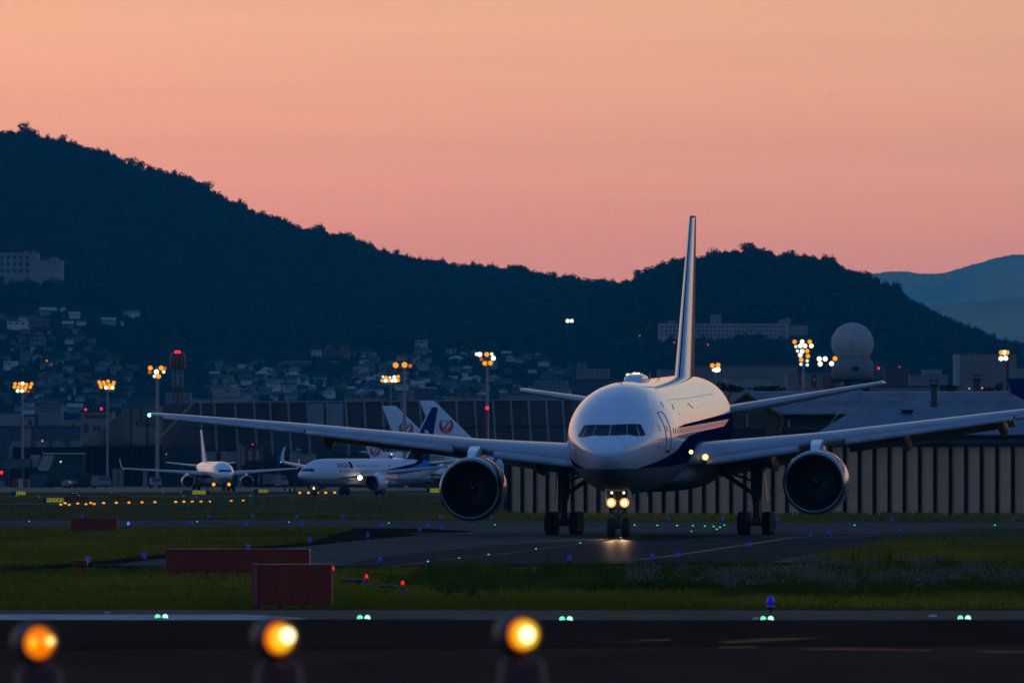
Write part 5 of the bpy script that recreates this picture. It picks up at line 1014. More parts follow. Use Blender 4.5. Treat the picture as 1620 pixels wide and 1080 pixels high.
# floodlight on the hill, little lit windows
def lamp_pole(px, y, d, rp, m, label, hp=None, group=None, zg=None):
    z = zof(y, d); zg = z-(hp or 6) if zg is None else zg; o = thing('pole_lamp', label, 'lamp', ((px-CX)*d/F, d, zg), 0, group); r = rp*d/F
    MB().tube([(0,.2,0),(0,.2,z-zg)], max(.05, .015*(z-zg)), 6).build('pole', m_mastd, o); MB().lathe([(-.3,0),(-.25,r*.6),(-.1,r*.95),(0,r),(.15,r*.4)], c=(0,0,z-zg), axis='Y', n=12).build('lamp', m, o); return o
d = dist_of(901, 556)-10; lamp_pole(898, 507.5, d-30, 3.0, m_fw, 'bright white floodlight alone on the dark hillside', 25); lamp_pole(904.5, 507.5, d-31, 2.8, m_fw, 'second lamp touching the bright floodlight on the dark hillside', 25)
for px, y, mm, lb, dd in ((1067, 541.5, m_fd, 'tiny warm lamp under the left half of the long hill block', 6400), (1120, 545, m_fd, 'tiny warm lamp under the middle of the long hill block', 6400), (1012, 531, m_fd, 'tiny pale lamp left of the long hill block', 6300), (74, 570.5, m_fo, 'tiny orange lamp in the hillside town at left', 5900), (81, 577, m_fd, 'faint lamp just below the tiny orange lamp in the hillside town', 5900), (1423, 580, m_fd, 'faint reddish lamp right of the radar dome', 2900), (67, 697, m_fo, 'orange lamp over the pale pier roof', 2240), (1533.5, 614.5, m_fo, 'amber lamp left of the square brick chimney', 1500), (1554, 613.5, m_fo, 'amber lamp right of the square brick chimney', 1500), (684, 762.5, m_fo, 'small orange lamp close to the left engine of the large aircraft', 2150), (595, 708, m_fw, 'small white lamp right of the shortest white fin', 2230), (619.5, 718, m_fg, 'faint lamp between the pier beams', 2235), (263, 718, m_fd, 'faint lamp on the dark hangar base', 2295), (96, 730, m_fg, 'faint greenish lamp on the dark pier wall', 2225)):
    lamp_pole(px, y, dd, 1.25, mm, lb, min(8, max(.6, zof(y, dd)-.2)))
def beacon(px, y, d, label, r=1.7, zg=None): return lamp_pole(px, y, d, r, m_beacon, label, 1.5, 'red obstruction beacons')
beacon(1390, 582, 2350, 'red beacon on a thin pole right of the radar dome'); beacon(2.5, 747, 2200, 'red beacon at the far left by the boarding bridge', 2.4, 0); beacon(354, 713.5, 2190, 'small red beacon on the boarding bridge behind the far twinjet', 1.2); beacon(400, 703, 2185, 'small red beacon on the bridge cabin right of the far twinjet', 1.2); beacon(660, 763, 2250, 'dim red beacon under the rear of the striped twinjet', 1.6); beacon(1395.5, 603, 2340, 'faint red beacon just over the tailplane tip', 1.0)
# red and white tower
mkw_l = lambda n_, c_: mat(n_, c_, .7, var=.1)
d = 2500; s = d/F; o = thing('water_tower', 'red and white lattice tower with a drum top and two red beacons', 'tower', ((281-CX)*s, d, 0)); Z = lambda y: zof(y, d)
MB().lathe([(Z(584.5),0),(Z(584.5),11*s),(Z(583),12.2*s),(Z(561),12.2*s),(Z(558),10.5*s),(Z(557),8*s),(Z(556.6),0)], n=20).build('drum', mat('tower_red', (.12,.010,.012), .5, var=.15), o)
rail = MB()
for i in range(12): a = i*math.pi/6; rail.tube([(12.6*s*math.cos(a),12.6*s*math.sin(a),Z(583)),(12.6*s*math.cos(a),12.6*s*math.sin(a),Z(562))], .06, 5)
rail.build('ladder_rails', m_mast, o)
def lattice(y0, y1, m):
    mb = MB(); q_ = 8*s
    for x in (-q_, q_):
        for y in (-q_, q_): mb.tube([(x,y,Z(y1)),(x,y,Z(y0))], .13, 6)
    n_ = 3
    for i in range(n_):
        za, zb = Z(y1)+(Z(y0)-Z(y1))*i/n_, Z(y1)+(Z(y0)-Z(y1))*(i+1)/n_
        for yy in (-q_, q_): mb.tube([(-q_,yy,za),(q_,yy,zb)], .06, 5).tube([(q_,yy,za),(-q_,yy,zb)], .06, 5).tube([(-q_,yy,zb-.1),(q_,yy,zb-.1)], .06, 5)
        for xx in (-q_, q_): mb.tube([(xx,-q_,za),(xx,q_,zb)], .09, 5)
    mb.tube([(0,0,Z(y1)),(0,0,Z(y0))], .22, 8); mb.build('lattice', m, o)
m_lw = mkw_l('lattice_white', (.30,.27,.25)); lattice(585, 611, m_lw); lattice(611, 640, mat('lattice_red', (.17,.015,.015), .5, var=.1)); lattice(640, 740+CH*F/d, m_lw)
for e in (-2.1, 2.1): MB().lathe([(0,.34),(.4,.36),(.6,0)], c=(e*s,-1.2,Z(558.6)), n=10).build('beacon', m_beacon, o)
# sloping hangar, the high noise barrier
d = 2330; s = d/F; Z = lambda y: zof(y, d); o = thing('hangar', 'dark hangar with a steep sloping left gable beside the tall barrier', 'hangar', (0, d, 0)); X = lambda x: (x-CX)*s
MB().prism([(X(132),0,Z(704)),(X(200),0,Z(645)),(X(320),0,Z(640)),(X(320),0,Z(704))], (0,40,0)).build('roof_gable', mkw('weathered_cladding', (.22,.165,.135), .35), o)
MB().prism([(X(131.5),-.4,0),(X(131.5),-.4,Z(704.3)),(X(262),-.4,Z(704.3)),(X(262),-.4,0)], (0,40,0)).build('base_wall', m_black, o)
for x in range(136, 262, 9): MB().bx(X(x), X(x)+.18, -.62, -.41, 0, Z(704.6)).build('wall_rib', m_darkc, o)
MB().bx(X(132), X(262), -.9, -.41, Z(708), Z(704.4)).build('eave_band', m_darkc, o); MB().bx(X(241), X(253), -.7, -.45, Z(708), Z(700)).build('sign_board', m_blueg, o)
for a, b_, y0, y1 in ((215,218,668,672),(222,246,670,671.5),(232,234,650,703),(248,250,645,703),(207,208.2,640.5,703),(222,223,642,668)): MB().bx(X(a), X(b_), -.3, -.01, Z(y1), Z(y0)).build('wall_stain', m_darkc, o)
d = 2300; s = d/F; X = lambda x: (x-CX)*s; o = thing('noise_barrier', 'very tall leaning dark barrier with pale ribs behind the parked tails', 'barrier', (0, d, 0)); top = lambda x: 638-5*(x-300)/600
lean = 16.0; Z = lambda y: zof(y, d)
def slab(x0, x1, u0, u1, m, nm, off=0.0, th=.5, par=None):
    """panel between top edge fraction u0 and u1 of the leaning height"""
    def pt(x, u): zt = Z(top(x)); return Vector((X(x), off-7*(u)**1.0+0.0, zt*(1-u)))
    a = [pt(x0+(0), u0), pt(x1, u0), pt(x1, u1), pt(x0, u1)]; return MB().prism(a, (0, th, 0)).build(nm, m, par or o)
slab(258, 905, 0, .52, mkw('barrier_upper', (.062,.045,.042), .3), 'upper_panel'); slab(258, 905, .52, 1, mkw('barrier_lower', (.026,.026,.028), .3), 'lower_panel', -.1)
MB().prism([(X(258),-6,0),(X(258),-3.4,Z(690)),(X(300),-.2,Z(641)),(X(306),-.2,Z(638.5)),(X(306),-6,0)], (0,.3,0)).build('end_panel', m_brown, o)
MB().tube([(X(256),-3.6,Z(691)),(X(306),-.3,Z(637.5))], .30, 6).build('end_rib', mkw('brown_steel', (.30,.16,.09)), o)
for i, x in enumerate((315,337,370,400,425,454,484,515,545,574,603,633,662,691,720,749,778,806,834,862,888)):
    zt = Z(top(x)); MB().prism([(X(x),-.35,zt+.3),(X(x)+.42,-.35,zt+.3),(X(x+6)+.42,-7.35*.62,zt*.38),(X(x+6),-7.35*.62,zt*.38)], (0,.3,0)).build('rib', m_grey, o)
MB().tube([(X(305),-.2,Z(637)),(X(905),-.2,Z(632.3))], .22, 5).build('top_rail', m_grey, o)
for k_, u_ in ((.30, 0),): MB().tube([(X(306),-7*.30-.3,Z(638)*.70),(X(905),-7*.30-.3,Z(633)*.70)], .12, 5).build('cross_rail', m_darkc, o)
for x0, x1 in ((486,512.5),(516.5,543)): slab(x0, x1, .01, .30, mkw('pale_panel', (.20,.20,.20)), 'pale_panel', -.12, .1)
# pier below the barrier with beams and columns
d = 2275; s = d/F; X = lambda x: (x-CX)*s; Z = lambda y: zof(y, d); o = thing('pier', 'long low dark pier building with pale beams under the barrier', 'building', (0, d, 0))
MB().bx(X(385), X(812), 0, 8, 0, Z(724)).build('wall', m_black, o); MB().bx(X(383), X(812), -.6, 8.2, Z(724), Z(720.5)).build('roof', m_darkc, o)
for y in (712, 727, 741): MB().bx(X(405), X(810), -1.1, -.62, Z(y+1.3), Z(y)).build('beam', m_cloth, o)
for x in range(412, 812, 27): MB().bx(X(x), X(x)+.45, -1.0, -.62, 0, Z(706)).build('column', m_cloth, o)
bld('pale low wall panel under the sloping end of the barrier', 'wall', 262, 330, 742, 2262, 2, m_darkc, None, 'wall', .1)
for i, (x0, x1, y0, mm, lb) in enumerate(((178,186,742,m_grey,'pale square pillar left of the green wingtip lamp'),(188,195,742,m_grey,'pale square pillar under the green wingtip lamp'),(226,233,742,m_grey,'pale pillar left of the parked van'))): bld(lb, 'pillar', x0, x1, y0, 2262, 1, mm, None, 'pillar', .1)
# left terminal group
o, s, w, h = bld('pale office block with a dark letter row and two red beacons on its roof', 'building', 128, 178, 651, 2600, 18, m_grey, m_darkc, wins=[(148,153,673,681),(154,159,673,681)])
sg = thing('roof_sign', 'row of small dark letters on the pale office block', 'sign', ((152-CX)*s, 2600, 0)); q = random.Random(3)
for i in range(11):
    x = (-17+3.1*i)*s; z0, z1 = zof(660, 2600), zof(656.2, 2600); mb = MB().bx(x, x+.09, -.16, -.02, z0, z1)
    for k_ in q.sample((0, .45, .92), 2): mb.bx(x+.09, x+.30, -.16, -.02, z0+k_*(z1-z0)-.03, z0+k_*(z1-z0)+.05)
    if q.random() < .6: mb.bx(x+.30, x+.37, -.16, -.02, z0, z1)
    mb.build('letter', m_black, sg)
MB().bx((132-153)*s, (140-153)*s, -.1, .02, zof(685, 2600), zof(670, 2600)).build('pale_panel', m_blueg, o)
beacon(135.5, 647.5, 2598, 'red beacon at the left end of the office block roof', 1.7); beacon(160.5, 646.5, 2598, 'red beacon at the right of the office block roof', 1.9)
bld('long blue-grey terminal wall behind the pier', 'building', -60, 127, 675.5, 2450, 15, m_blueg, m_cloth, wins=None); bld('tan stair core on the blue-grey terminal', 'building', 38, 48, 677, 2440, 3, m_pink, m_brown, lip=.3); bld('white rooftop house over the terminal with two dark round openings', 'building', 29, 52, 661, 2650, 6, m_pale, wins=[(32,35,665,671),(45,51,665,672)]); bld('low white rooftop box beside the office block', 'building', 98, 128, 666.5, 2640, 6, m_pale, wins=[(113,117,670,673)])
d = 2330; s = d/F; o = thing('pier', 'pier with a sloping pale roof and black glazing at left', 'building', (0, d, 0)); X = lambda x: (x-CX)*s; Z = lambda y: zof(y, d)
MB().prism([(X(14),0,Z(707)),(X(20),0,Z(698)),(X(130),0,Z(696)),(X(132),0,Z(704)),(X(132),0,Z(707))], (0,10,0)).build('roof', m_grey, o); MB().bx(X(16), X(131), .3, 9, 0, Z(707.2)).build('wall', m_black, o); MB().bx(X(14), X(20), -.2, .2, Z(725), Z(707.3)).build('end_wall', m_grey, o)
for x in (52, 80, 107): MB().bx(X(x)-.4, X(x)+.4, -.4, 0.2, Z(706), Z(694)).build('roof_post', m_blueg, o)
MB().bx(X(94), X(103), -1, .5, Z(695.5), Z(693.5)).bx(X(138), X(141), -1, .5, Z(695), Z(693)).build('orange_box', mkw('orange_paint', (.30,.12,.05)), o)
d = 2260; s = d/F; X = lambda x: (x-CX)*s; Z = lambda y: zof(y, d); o = thing('lounge', 'dark green lounge wing with a pale roof edge in front of the hangar', 'building', (0, d, 0))
MB().bx(X(72), X(132), 0, 9, 0, Z(718.2)).build('wall', mkw('green_dark', (.045,.055,.045)), o); MB().bx(X(68), X(132.5), -.8, 9.2, Z(718), Z(716)).build('roof', m_whitep, o); MB().bx(X(88), X(131), -.3, -.01, Z(739), Z(735.5)).build('pale_band', m_cloth, o)
for x in np.arange(90, 131, 4.1): MB().bx(X(x), X(x)+.35, -.45, -.31, 0, Z(740)).build('column', m_cloth, o)
d = 2200; s = d/F; X = lambda x: (x-CX)*s; Z = lambda y: zof(y, d); o = thing('boarding_bridge', 'teal boarding bridge on legs with a grey head and slanting stair at far left', 'boarding bridge', (0, d, 0))
MB().prism([(X(5),0,Z(742)),(X(5),0,Z(727)),(X(48),0,Z(725)),(X(48),0,Z(739))], (0,3,0)).build('tunnel', m_teal, o); MB().bx(X(-8), X(5), -.2, 3.3, Z(741), Z(726)).build('rotunda', m_cloth, o)
MB().lathe([(Z(739),8*s),(Z(737),8.2*s),(Z(723),8.2*s),(Z(719.5),7*s),(Z(719),0)], c=(X(56),1.5,0), n=16).build('head', m_grey, o)
MB().prism([(X(60),-.5,Z(744)),(X(69),-.5,Z(720)),(X(86),-.5,Z(720)),(X(76),-.5,Z(744.5))], (0,2,0)).build('stair_hood', m_pale, o)
for x in list(range(-6, 56, 5))+[70, 75]: MB().bx(X(x), X(x)+.3, .8, 1.2, 0, Z(740)).build('leg', m_darkc, o)
o = thing('boarding_bridge', 'pale boarding bridge with a tall pylon behind the far twinjet', 'boarding bridge', (0, 2180, 0)); d = 2180; s = d/F
MB().bx(X(318), X(378), 0, 3, Z(733), Z(714)).build('tunnel', m_grey, o); MB().bx(X(330), X(370), -.1, 3.1, Z(713.8), Z(711.5)).build('roof', m_darkc, o); MB().bx(X(343), X(349), -.15, -.01, Z(730), Z(716)).build('dark_gap', m_black, o); MB().bx(X(376), X(380), -.4, 3.4, 0, Z(701)).bx(X(381), X(388), -.2, 3, Z(735), Z(704)).build('pylon', m_grey, o)
MB().bx(X(389), X(415), -.6, 4, Z(730), Z(705)).build('cabin', m_brown, o); MB().bx(X(387), X(417), -1, 4.4, Z(705), Z(703)).build('cabin_roof', m_darkc, o); MB().bx(X(393), X(399), -.8, -.61, Z(728), Z(712)).bx(X(405), X(410), -.8, -.61, Z(728), Z(711)).build('pale_door', m_grey, o)
for x in (325, 360, 392, 411): MB().bx(X(x), X(x)+.6, .6, 1.4, 0, Z(732)).build('leg', m_darkc, o)
o = thing('boarding_bridge', 'white round bridge head beside the nose of the striped twinjet', 'boarding bridge', (0, 2190, 0)); d = 2190; s = d/F
MB().lathe([(Z(735),9*s),(Z(718),9*s),(Z(715),8*s),(Z(714.5),0)], c=(X(467),1.5,0), n=16).bx(X(474), X(500), .5, 3, Z(735), Z(718)).build('head', m_grey, o); MB().bx(X(468), X(476), -.4, 1, Z(713), Z(708.5)).build('roof_unit', m_pale, o)
for x in (464, 490): MB().bx(X(x), X(x)+.6, 1, 1.6, 0, Z(735)).build('leg', m_darkc, o)
# vehicles and ground equipment on the apron
def vehicle(label, cat, px, d, L, W, Hh, yaw, cab, body, cabm, name):
    o = thing(name, label, cat, ((px-CX)*d/F, d, 0), R(yaw))
    MB().box((0,.0,.55), (W*.9,L,.3), bev=.05).build('chassis', m_black, o)
    MB().box((0,L*.5-(L-cab)*.5,.7+(Hh-.7)/2), (W,L-cab,Hh-.7), bev=.08).build('cargo_body' if cab < L*.8 else 'body', body, o)
    hc = min(Hh, 2.3) if cab < L*.6 else Hh
    MB().loft([[Vector((x,-L/2,z)) for x, z in ((-W/2,.5),(W/2,.5),(W/2,hc*.55),(-W/2,hc*.55))], [Vector((x,-L/2+.12,z)) for x, z in ((-W/2,.45),(W/2,.45),(W/2,hc*.6),(-W/2,hc*.6))], [Vector((x,-L/2+.55,z)) for x, z in ((-W/2,.45),(W/2,.45),(W*.46,hc),(-W*.46,hc))], [Vector((x,-L/2+cab-.02,z)) for x, z in ((-W/2,.45),(W/2,.45),(W*.46,hc),(-W*.46,hc))]], smooth=False).build('cab', cabm, o)
    MB().add([(-W*.44,-L/2+.09,hc*.60),(W*.44,-L/2+.09,hc*.60),(W*.42,-L/2+.44,hc*.93),(-W*.42,-L/2+.44,hc*.93)], [(0,1,2,3)]).build('windscreen', m_win, o)
    for e in (-1, 1):
        for y in (-L*.32, L*.32): MB().lathe([(-.12,.2),(-.14,.36),(.14,.36),(.12,.2)], c=(e*W*.42,y,.36), axis='X', n=14).build('wheel', M_['tyre'], o)
        MB().lathe([(-.03,0),(-.02,.09),(.02,.1)], c=(e*W*.36,-L/2-.02,.75), axis='Y', n=8).build('headlight', m_pale, o)
    return o
vehicle('grey service truck with a cluttered dark deck under the hangar', 'truck', 149, 2170, 6.5, 3.2, 2.7, 40, 2.2, m_darkc, m_grey, 'service_truck'); vehicle('pale van facing the viewer behind the wing of the far twinjet', 'van', 246, 2180, 4.6, 1.9, 2.0, 8, 1.5, m_pale, m_pale, 'van')
vehicle('low dark towing tractor beside the grey container', 'tractor', 93, 2170, 5.0, 2.4, 1.5, 75, 1.6, m_darkc, m_pink, 'towing_tractor'); vehicle('pale catering van between the two twinjets', 'van', 432, 2190, 5.5, 2.3, 2.6, 60, 1.7, m_grey, m_pale, 'van'); vehicle('low pale cart right of the towing tractor', 'cart', 128, 2175, 3.2, 1.6, 1.5, 85, 1.2, m_pale, m_grey, 'baggage_cart')
bld('blue-grey container standing on the apron', 'container', 47, 72, 750.5, 2175, 2.5, m_blueg, None, 'container', .1); bld('reddish low crate beside the towing tractor', 'crate', 106, 112, 760, 2180, 1, m_brown, None, 'crate', .1); bld('white low crate on the apron at far left', 'crate', -4, 6, 761, 2180, 1, m_grey, None, 'crate', .1)
m_orr = mkw('barrier_orange_red', (.36,.06,.03))
for i, (x0, x1, mm, lb) in enumerate(((20,28,m_orr,'orange-red barrier block, left of the white one'),(29,36.5,m_whitep,'white barrier block between the orange-red ones'),(37,44,m_orr,'orange-red barrier block, right of the wide white one'),(44.3,46.5,m_whitep,'narrow white barrier block against the container'))): bld(lb, 'barrier block', x0, x1, 757.5, 2178, 1, mm, None, 'barrier_block', .08)
for i, (x0, x1, mm) in enumerate(((585,600,m_black),(612,640,m_cloth),(648,690,m_darkc))): bld(['black tank cart behind the striped twinjet','slate crate stack behind the engine of the striped twinjet','long dark cargo box under the tail of the striped twinjet'][i], 'cargo', x0, x1, 752, 2200, 2, mm, None, 'cargo_box', .1)
# thin red mast
d = 2120; s = d/F; o = thing('signal_mast', 'thin dark red mast topped by a red beacon, in front of the barrier', 'mast', ((768.5-CX)*s, d, 0)); mr = mat('mast_red', (.30,.015,.012), .5, var=.1)
MB().bx(-2.4*s, 2.4*s, -.25, .25, 0, zof(650, d)).bx(-3.4*s, 3.2*s, -.3, .3, zof(651, d), zof(648, d)).build('column', mr, o); MB().lathe([(0,.26),(.35,.28),(.5,.18),(.55,0)], c=(.25,0,zof(647.5, d)), n=10).build('beacon', m_beacon, o)
# ------------------------------------------------------------------ right-hand side: wall, sheds, radar dome
m_wall, t, b = newmat('wall_concrete'); vec, (x, y, z) = coords(t); nn = noise(t, vec, .5, 5, (1,1,.25))*.6+noise(t, vec, 4, 3)*.4
br = t.nodes.new('ShaderNodeTexBrick'); mp = t.nodes.new('ShaderNodeMapping'); mp.inputs['Rotation'].default_value = (R(90),0,0); t.links.new(vec, mp.inputs[0]); t.links.new(mp.outputs[0], br.inputs['Vector'])
br.inputs['Scale'].default_value = 1; br.inputs['Brick Width'].default_value = 1.22; br.inputs['Row Height'].default_value = .62; br.inputs['Mortar Size'].default_value = .012; br.offset = 0
for i, c in ((1,(.95,)*3),(2,(1,)*3),(3,(.72,)*3)): br.inputs[i].default_value = (*c, 1)
t.links.new(colmix(t, 1.0, ramp(t, nn, [(.32,(.60,.31,.175)),(.5,(.74,.39,.22)),(.7,(.82,.45,.255))]), br.outputs[0], 'MULTIPLY'), b.inputs['Base Color']); b.inputs['Roughness'].default_value = .9; b.inputs['Specular IOR Level'].default_value = .1
wx0, wx1 = 806, 1790; wd = lambda x: 946-46*(x-806)/814
o = thing('blast_wall', 'long pale concrete panel wall with dark steel posts behind the large aircraft', 'wall', (0,0,0)); xs = [806]
while xs[-1] < wx1: xs.append(xs[-1]+lin([(800,19.6),(1080,21.2),(1450,24.3),(1800,25.5)], xs[-1]))
wp = [Vector(((x-CX)*wd(x)/F, wd(x), 0)) for x in xs]; ht = 5.45
for i, (a, c) in enumerate(zip(wp, wp[1:])): MB().prism([a, c, c+Vector((0,0,ht)), a+Vector((0,0,ht))], (0,.25,0)).build('wall_panel', m_wall, o)
m_wpost = mat('post_steel', (0.030,0.020,0.017), .9, spec=0.0, var=.2)
for p in wp: MB().box((p.x, p.y-.16, ht/2+.05), (.22,.3,ht+.1)).box((p.x, p.y-.32, ht/2+.05), (.27,.05,ht+.1)).build('post', m_wpost, o)
for a, c in ((wp[0], wp[-1]),): MB().prism([a+Vector((-.2,-.12,ht+.10)), c+Vector((0,-.12,ht+.10)), c+Vector((0,-.12,ht+.30)), a+Vector((-.2,-.12,ht+.30))], (0,.5,0)).build('coping', m_wpost, o)
bld('dark grey weathered pillar at the left end of the concrete wall', 'pillar', 797, 829, 700, 990, 4, m_darkc, None, 'pillar', .1)
def corr(nm, c, pitch):
    m, t, b = newmat(nm); vec, (x, y, z) = coords(t); w = t.nodes.new('ShaderNodeTexWave'); w.wave_type = 'BANDS'; w.bands_direction = 'X'; w.inputs['Scale'].default_value = 1/pitch*.314; w.inputs['Distortion'].default_value = .15; t.links.new(vec, w.inputs[0])
    bn = t.nodes.new('ShaderNodeBump'); bn.inputs['Strength'].default_value = 1.0; bn.inputs['Distance'].default_value = .08; t.links.new(w.outputs['Fac'], bn.inputs['Height']); t.links.new(bn.outputs[0], b.inputs['Normal'])
    n_ = noise(t, vec, .25, 4); t.links.new(ramp(t, n_, [(.3, tuple(k*.75 for k in c)), (.7, tuple(k*1.2 for k in c))]), b.inputs['Base Color']); b.inputs['Roughness'].default_value = .55; return m
d = 1120; s = d/F; X = lambda x: (x-CX)*s; Z = lambda y: zof(y, d); o = thing('tiled_shed', 'long shed with a ribbed grey tile roof and pale gable end behind the tailplane', 'shed', (0, d, 0))
mt = mat('roof_tile', (.012,.013,.016), .8, spec=.1, var=.3, vscale=.3); rd = 16
MB().prism([(X(1240),-.3,Z(656)),(X(1660),-.3,Z(656)),(X(1600),rd/2,Z(620.5)),(X(1180),rd/2,Z(620.5))], (0,.06,-.25)).build('roof', mt, o)
rb = MB()
for i in range(0, 86):
    x = 1180+420*i/85; p0, p1 = Vector((X(x),rd/2,Z(620.3)+.04)), Vector((X(x+60),-.4,Z(655.8)+.04)); rb.tube([p0, p1], .085, 4, caps=False)
rb.build('tile_ribs', mat('roof_tile_light', (.24,.25,.27), .5, var=.25, vscale=.4), o); MB().tube([(X(1178),rd/2,Z(620)),(X(1602),rd/2,Z(620))], .16, 6).build('ridge', mat('ridge_tile', (.30,.32,.35), .5, var=.15), o)
MB().prism([(X(1150),.6,0),(X(1150),.6,Z(642)),(X(1180),.6,Z(622)),(X(1237),.6,Z(657)),(X(1237),.6,0)], (0,3,0)).build('gable', m_brown, o); MB().tube([(X(1149),.2,Z(644)),(X(1181),.2,Z(620.5)),(X(1240),.2,Z(657.5))], .22, 5).build('barge_board', mkw('warm_timber', (.24,.20,.17)), o)
MB().bx(X(1240), X(1655), .2, 10, 0, Z(657.5)).build('wall', m_darkc, o)
for x0, x1, y0 in ((1246,1250,664),(1180,1184,655)): MB().bx(X(x0), X(x1), -.1, .55, 0, Z(y0)).build('post', m_grey, o)
bld('low flat grey annexe between the aircraft and the tiled shed', 'shed', 1158, 1211, 678, 1080, 6, m_darkc, m_cloth, 'shed', .3, wins=[(1165,1172,683,690)]); bld('low grey lean-to in front of the tiled shed', 'shed', 1237, 1292, 679, 1060, 5, m_darkc, m_cloth, 'shed', .3)
d = 1000; s = d/F; o = thing('metal_shed', 'wide shed with a plain blue-grey metal roof behind the concrete wall', 'shed', (0, d, 0)); X = lambda x: (x-CX)*s; Z = lambda y: zof(y, d)
mm = mat('metal_roof', (.02,.105,.16), .6, var=.14, vscale=.4, stretch=(1,.3,1)); MB().prism([(X(1284),0,Z(689)),(X(1900),0,Z(689)),(X(1900),13,Z(641)*1.0),(X(1364),13,Z(643.5))], (0,.05,-.2)).build('roof', mm, o); MB().bx(X(1288), X(1900), .4, 14, 0, Z(690.5)).build('wall', m_blueg, o); MB().tube([(X(1284),-.05,Z(689.4)),(X(1900),-.05,Z(689.4))], .12, 5).build('gutter', m_black, o)
rs = MB()
for i in range(26): x = 1300+i*24; rs.tube([(X(x),.0,Z(688.6)),(X(x+40),13,Z(643))], .035, 4, caps=False)
rs.build('roof_seams', mat('roof_seam', (.12,.14,.16), .5, var=.1), o); MB().lathe([(-.25,0),(-.2,.5),(0,.62)], c=(X(1442),10.6,Z(647)), n=12).build('roof_vent', m_darkc, o)
bld('dark end wall of the sheds near the large tail', 'wall', 1120, 1160, 660, 1100, 3, m_black, None, 'wall', .1)
def chimney(px, y0, d, w, label, mm):
    s = d/F; o = thing('chimney', label, 'chimney', ((px-CX)*s, d, 0)); zt = zof(y0, d); q_ = w*s/2
    MB().bx(-q_, q_, -q_, q_, 0, zt-.5).build('stack', mm, o); MB().bx(-q_*1.25, q_*1.25, -q_*1.25, q_*1.25, zt-.5, zt-.3).build('cap', m_darkc, o)
    for x in (-q_*.8, q_*.8): MB().tube([(x,0,zt-.3),(x,0,zt)], .04, 5).build('cowl_leg', m_darkc, o)
    MB().bx(-q_*1.6, q_*1.6, -q_, q_, zt, zt+.08).build('cowl', m_darkc, o)
m_brick = mkw('sooty_brick', (.10,.085,.075), .3); chimney(1477.5, 602.5, 1090, 9.5, 'slim sooty chimney in front of the ribbed tile roof', m_brick); chimney(1545, 594, 1140, 10.5, 'square brick chimney behind the end of the tiled shed', m_brick)
o = thing('lean_to', 'dark steep roof foot with a pale strut below the square chimney', 'shed', ((1545-CX)*1135/F, 1135, 0)); s = 1135/F
MB().prism([(-6*s,0,zof(640,1135)),(-6*s,0,zof(622,1135)),(8*s,0,zof(618,1135)),(30*s,0,zof(641,1135))], (0,3,0)).build('roof', m_black, o); MB().tube([(-2*s,-.3,zof(622,1135)),(12*s,-.3,zof(642,1135))], .12, 5).build('strut', m_pale, o); MB().bx(-6*s, 30*s, .3, 2.8, 0, zof(640.3,1135)).build('wall', m_brown, o)
# radar dome
def dome_mat():
    m, t, b = newmat('dome_fabric'); vec, _ = coords(t); v = t.nodes.new('ShaderNodeTexVoronoi'); v.feature = 'DISTANCE_TO_EDGE'; v.inputs['Scale'].default_value = .42; t.links.new(vec, v.inputs['Vector'])
    k = V(t, v.outputs['Distance']).mapr(.0, .05, .72, 1.0); n_ = noise(t, vec, .3, 3)
    t.links.new(colmix(t, 1.0, ramp(t, n_, [(.3, (.40,.36,.31)), (.7, (.47,.42,.36))]), ramp(t, k, [(0, (0,0,0)), (1, (1,1,1))]), 'MULTIPLY'), b.inputs['Base Color']); b.inputs['Roughness'].default_value = .75; b.inputs['Specular IOR Level'].default_value = .2; return m
d = 2400; s = d/F; Z = lambda y: zof(y, d); o = thing('radar_tower', 'pale radar dome on a round drum with a dark platform', 'radar tower', ((1348.5-CX)*s, d, 0)); rr = 33.5*s; zc = Z(543.5)
import bmesh
bm = bmesh.new(); bmesh.ops.create_icosphere(bm, subdivisions=5, radius=rr); 
for v in bm.verts: v.co.z += zc
me = bpy.data.meshes.new('dome'); 
[setattr(f, 'smooth', True) for f in bm.faces]; bm.to_mesh(me); bm.free(); me.materials.append(dome_mat()); dm = bpy.data.objects.new('dome', me); COL.objects.link(dm); dm.parent = o
MB().lathe([(Z(600),0),(Z(600),34*s),(Z(572),32*s),(Z(570),30*s),(Z(566),26*s)], n=24).build('drum', mkw('drum_concrete', (.20,.20,.19)), o); MB().lathe([(Z(603),0),(Z(603),40*s),(Z(600.2),40*s),(Z(600.2),0)], n=24).build('platform', m_black, o)
MB().box((4*s,-33*s,Z(583)), (11*s,1.2,6*s), bev=.2).build('hatch', m_black, o); rl = MB()
for i in range(24): a = i*math.pi/12; rl.tube([(39*s*math.cos(a),39*s*math.sin(a),Z(600)),(39*s*math.cos(a),39*s*math.sin(a),Z(596))], .05, 4)
rl.build('railing', m_mastd, o)
for e in (-25, -8, 22): MB().bx((e-5)*s, (e+5)*s, -12*s, 10*s, 0, Z(603)).build('leg', m_black if e != -8 else m_darkc, o)
MB().bx(-29*s, -19*s, -14*s, -12.2*s, Z(617), Z(603.5)).build('lit_panel', mkw('ochre_panel', (.34,.26,.16)), o)  # lit look is put into the ochre colour; no lamp behind it
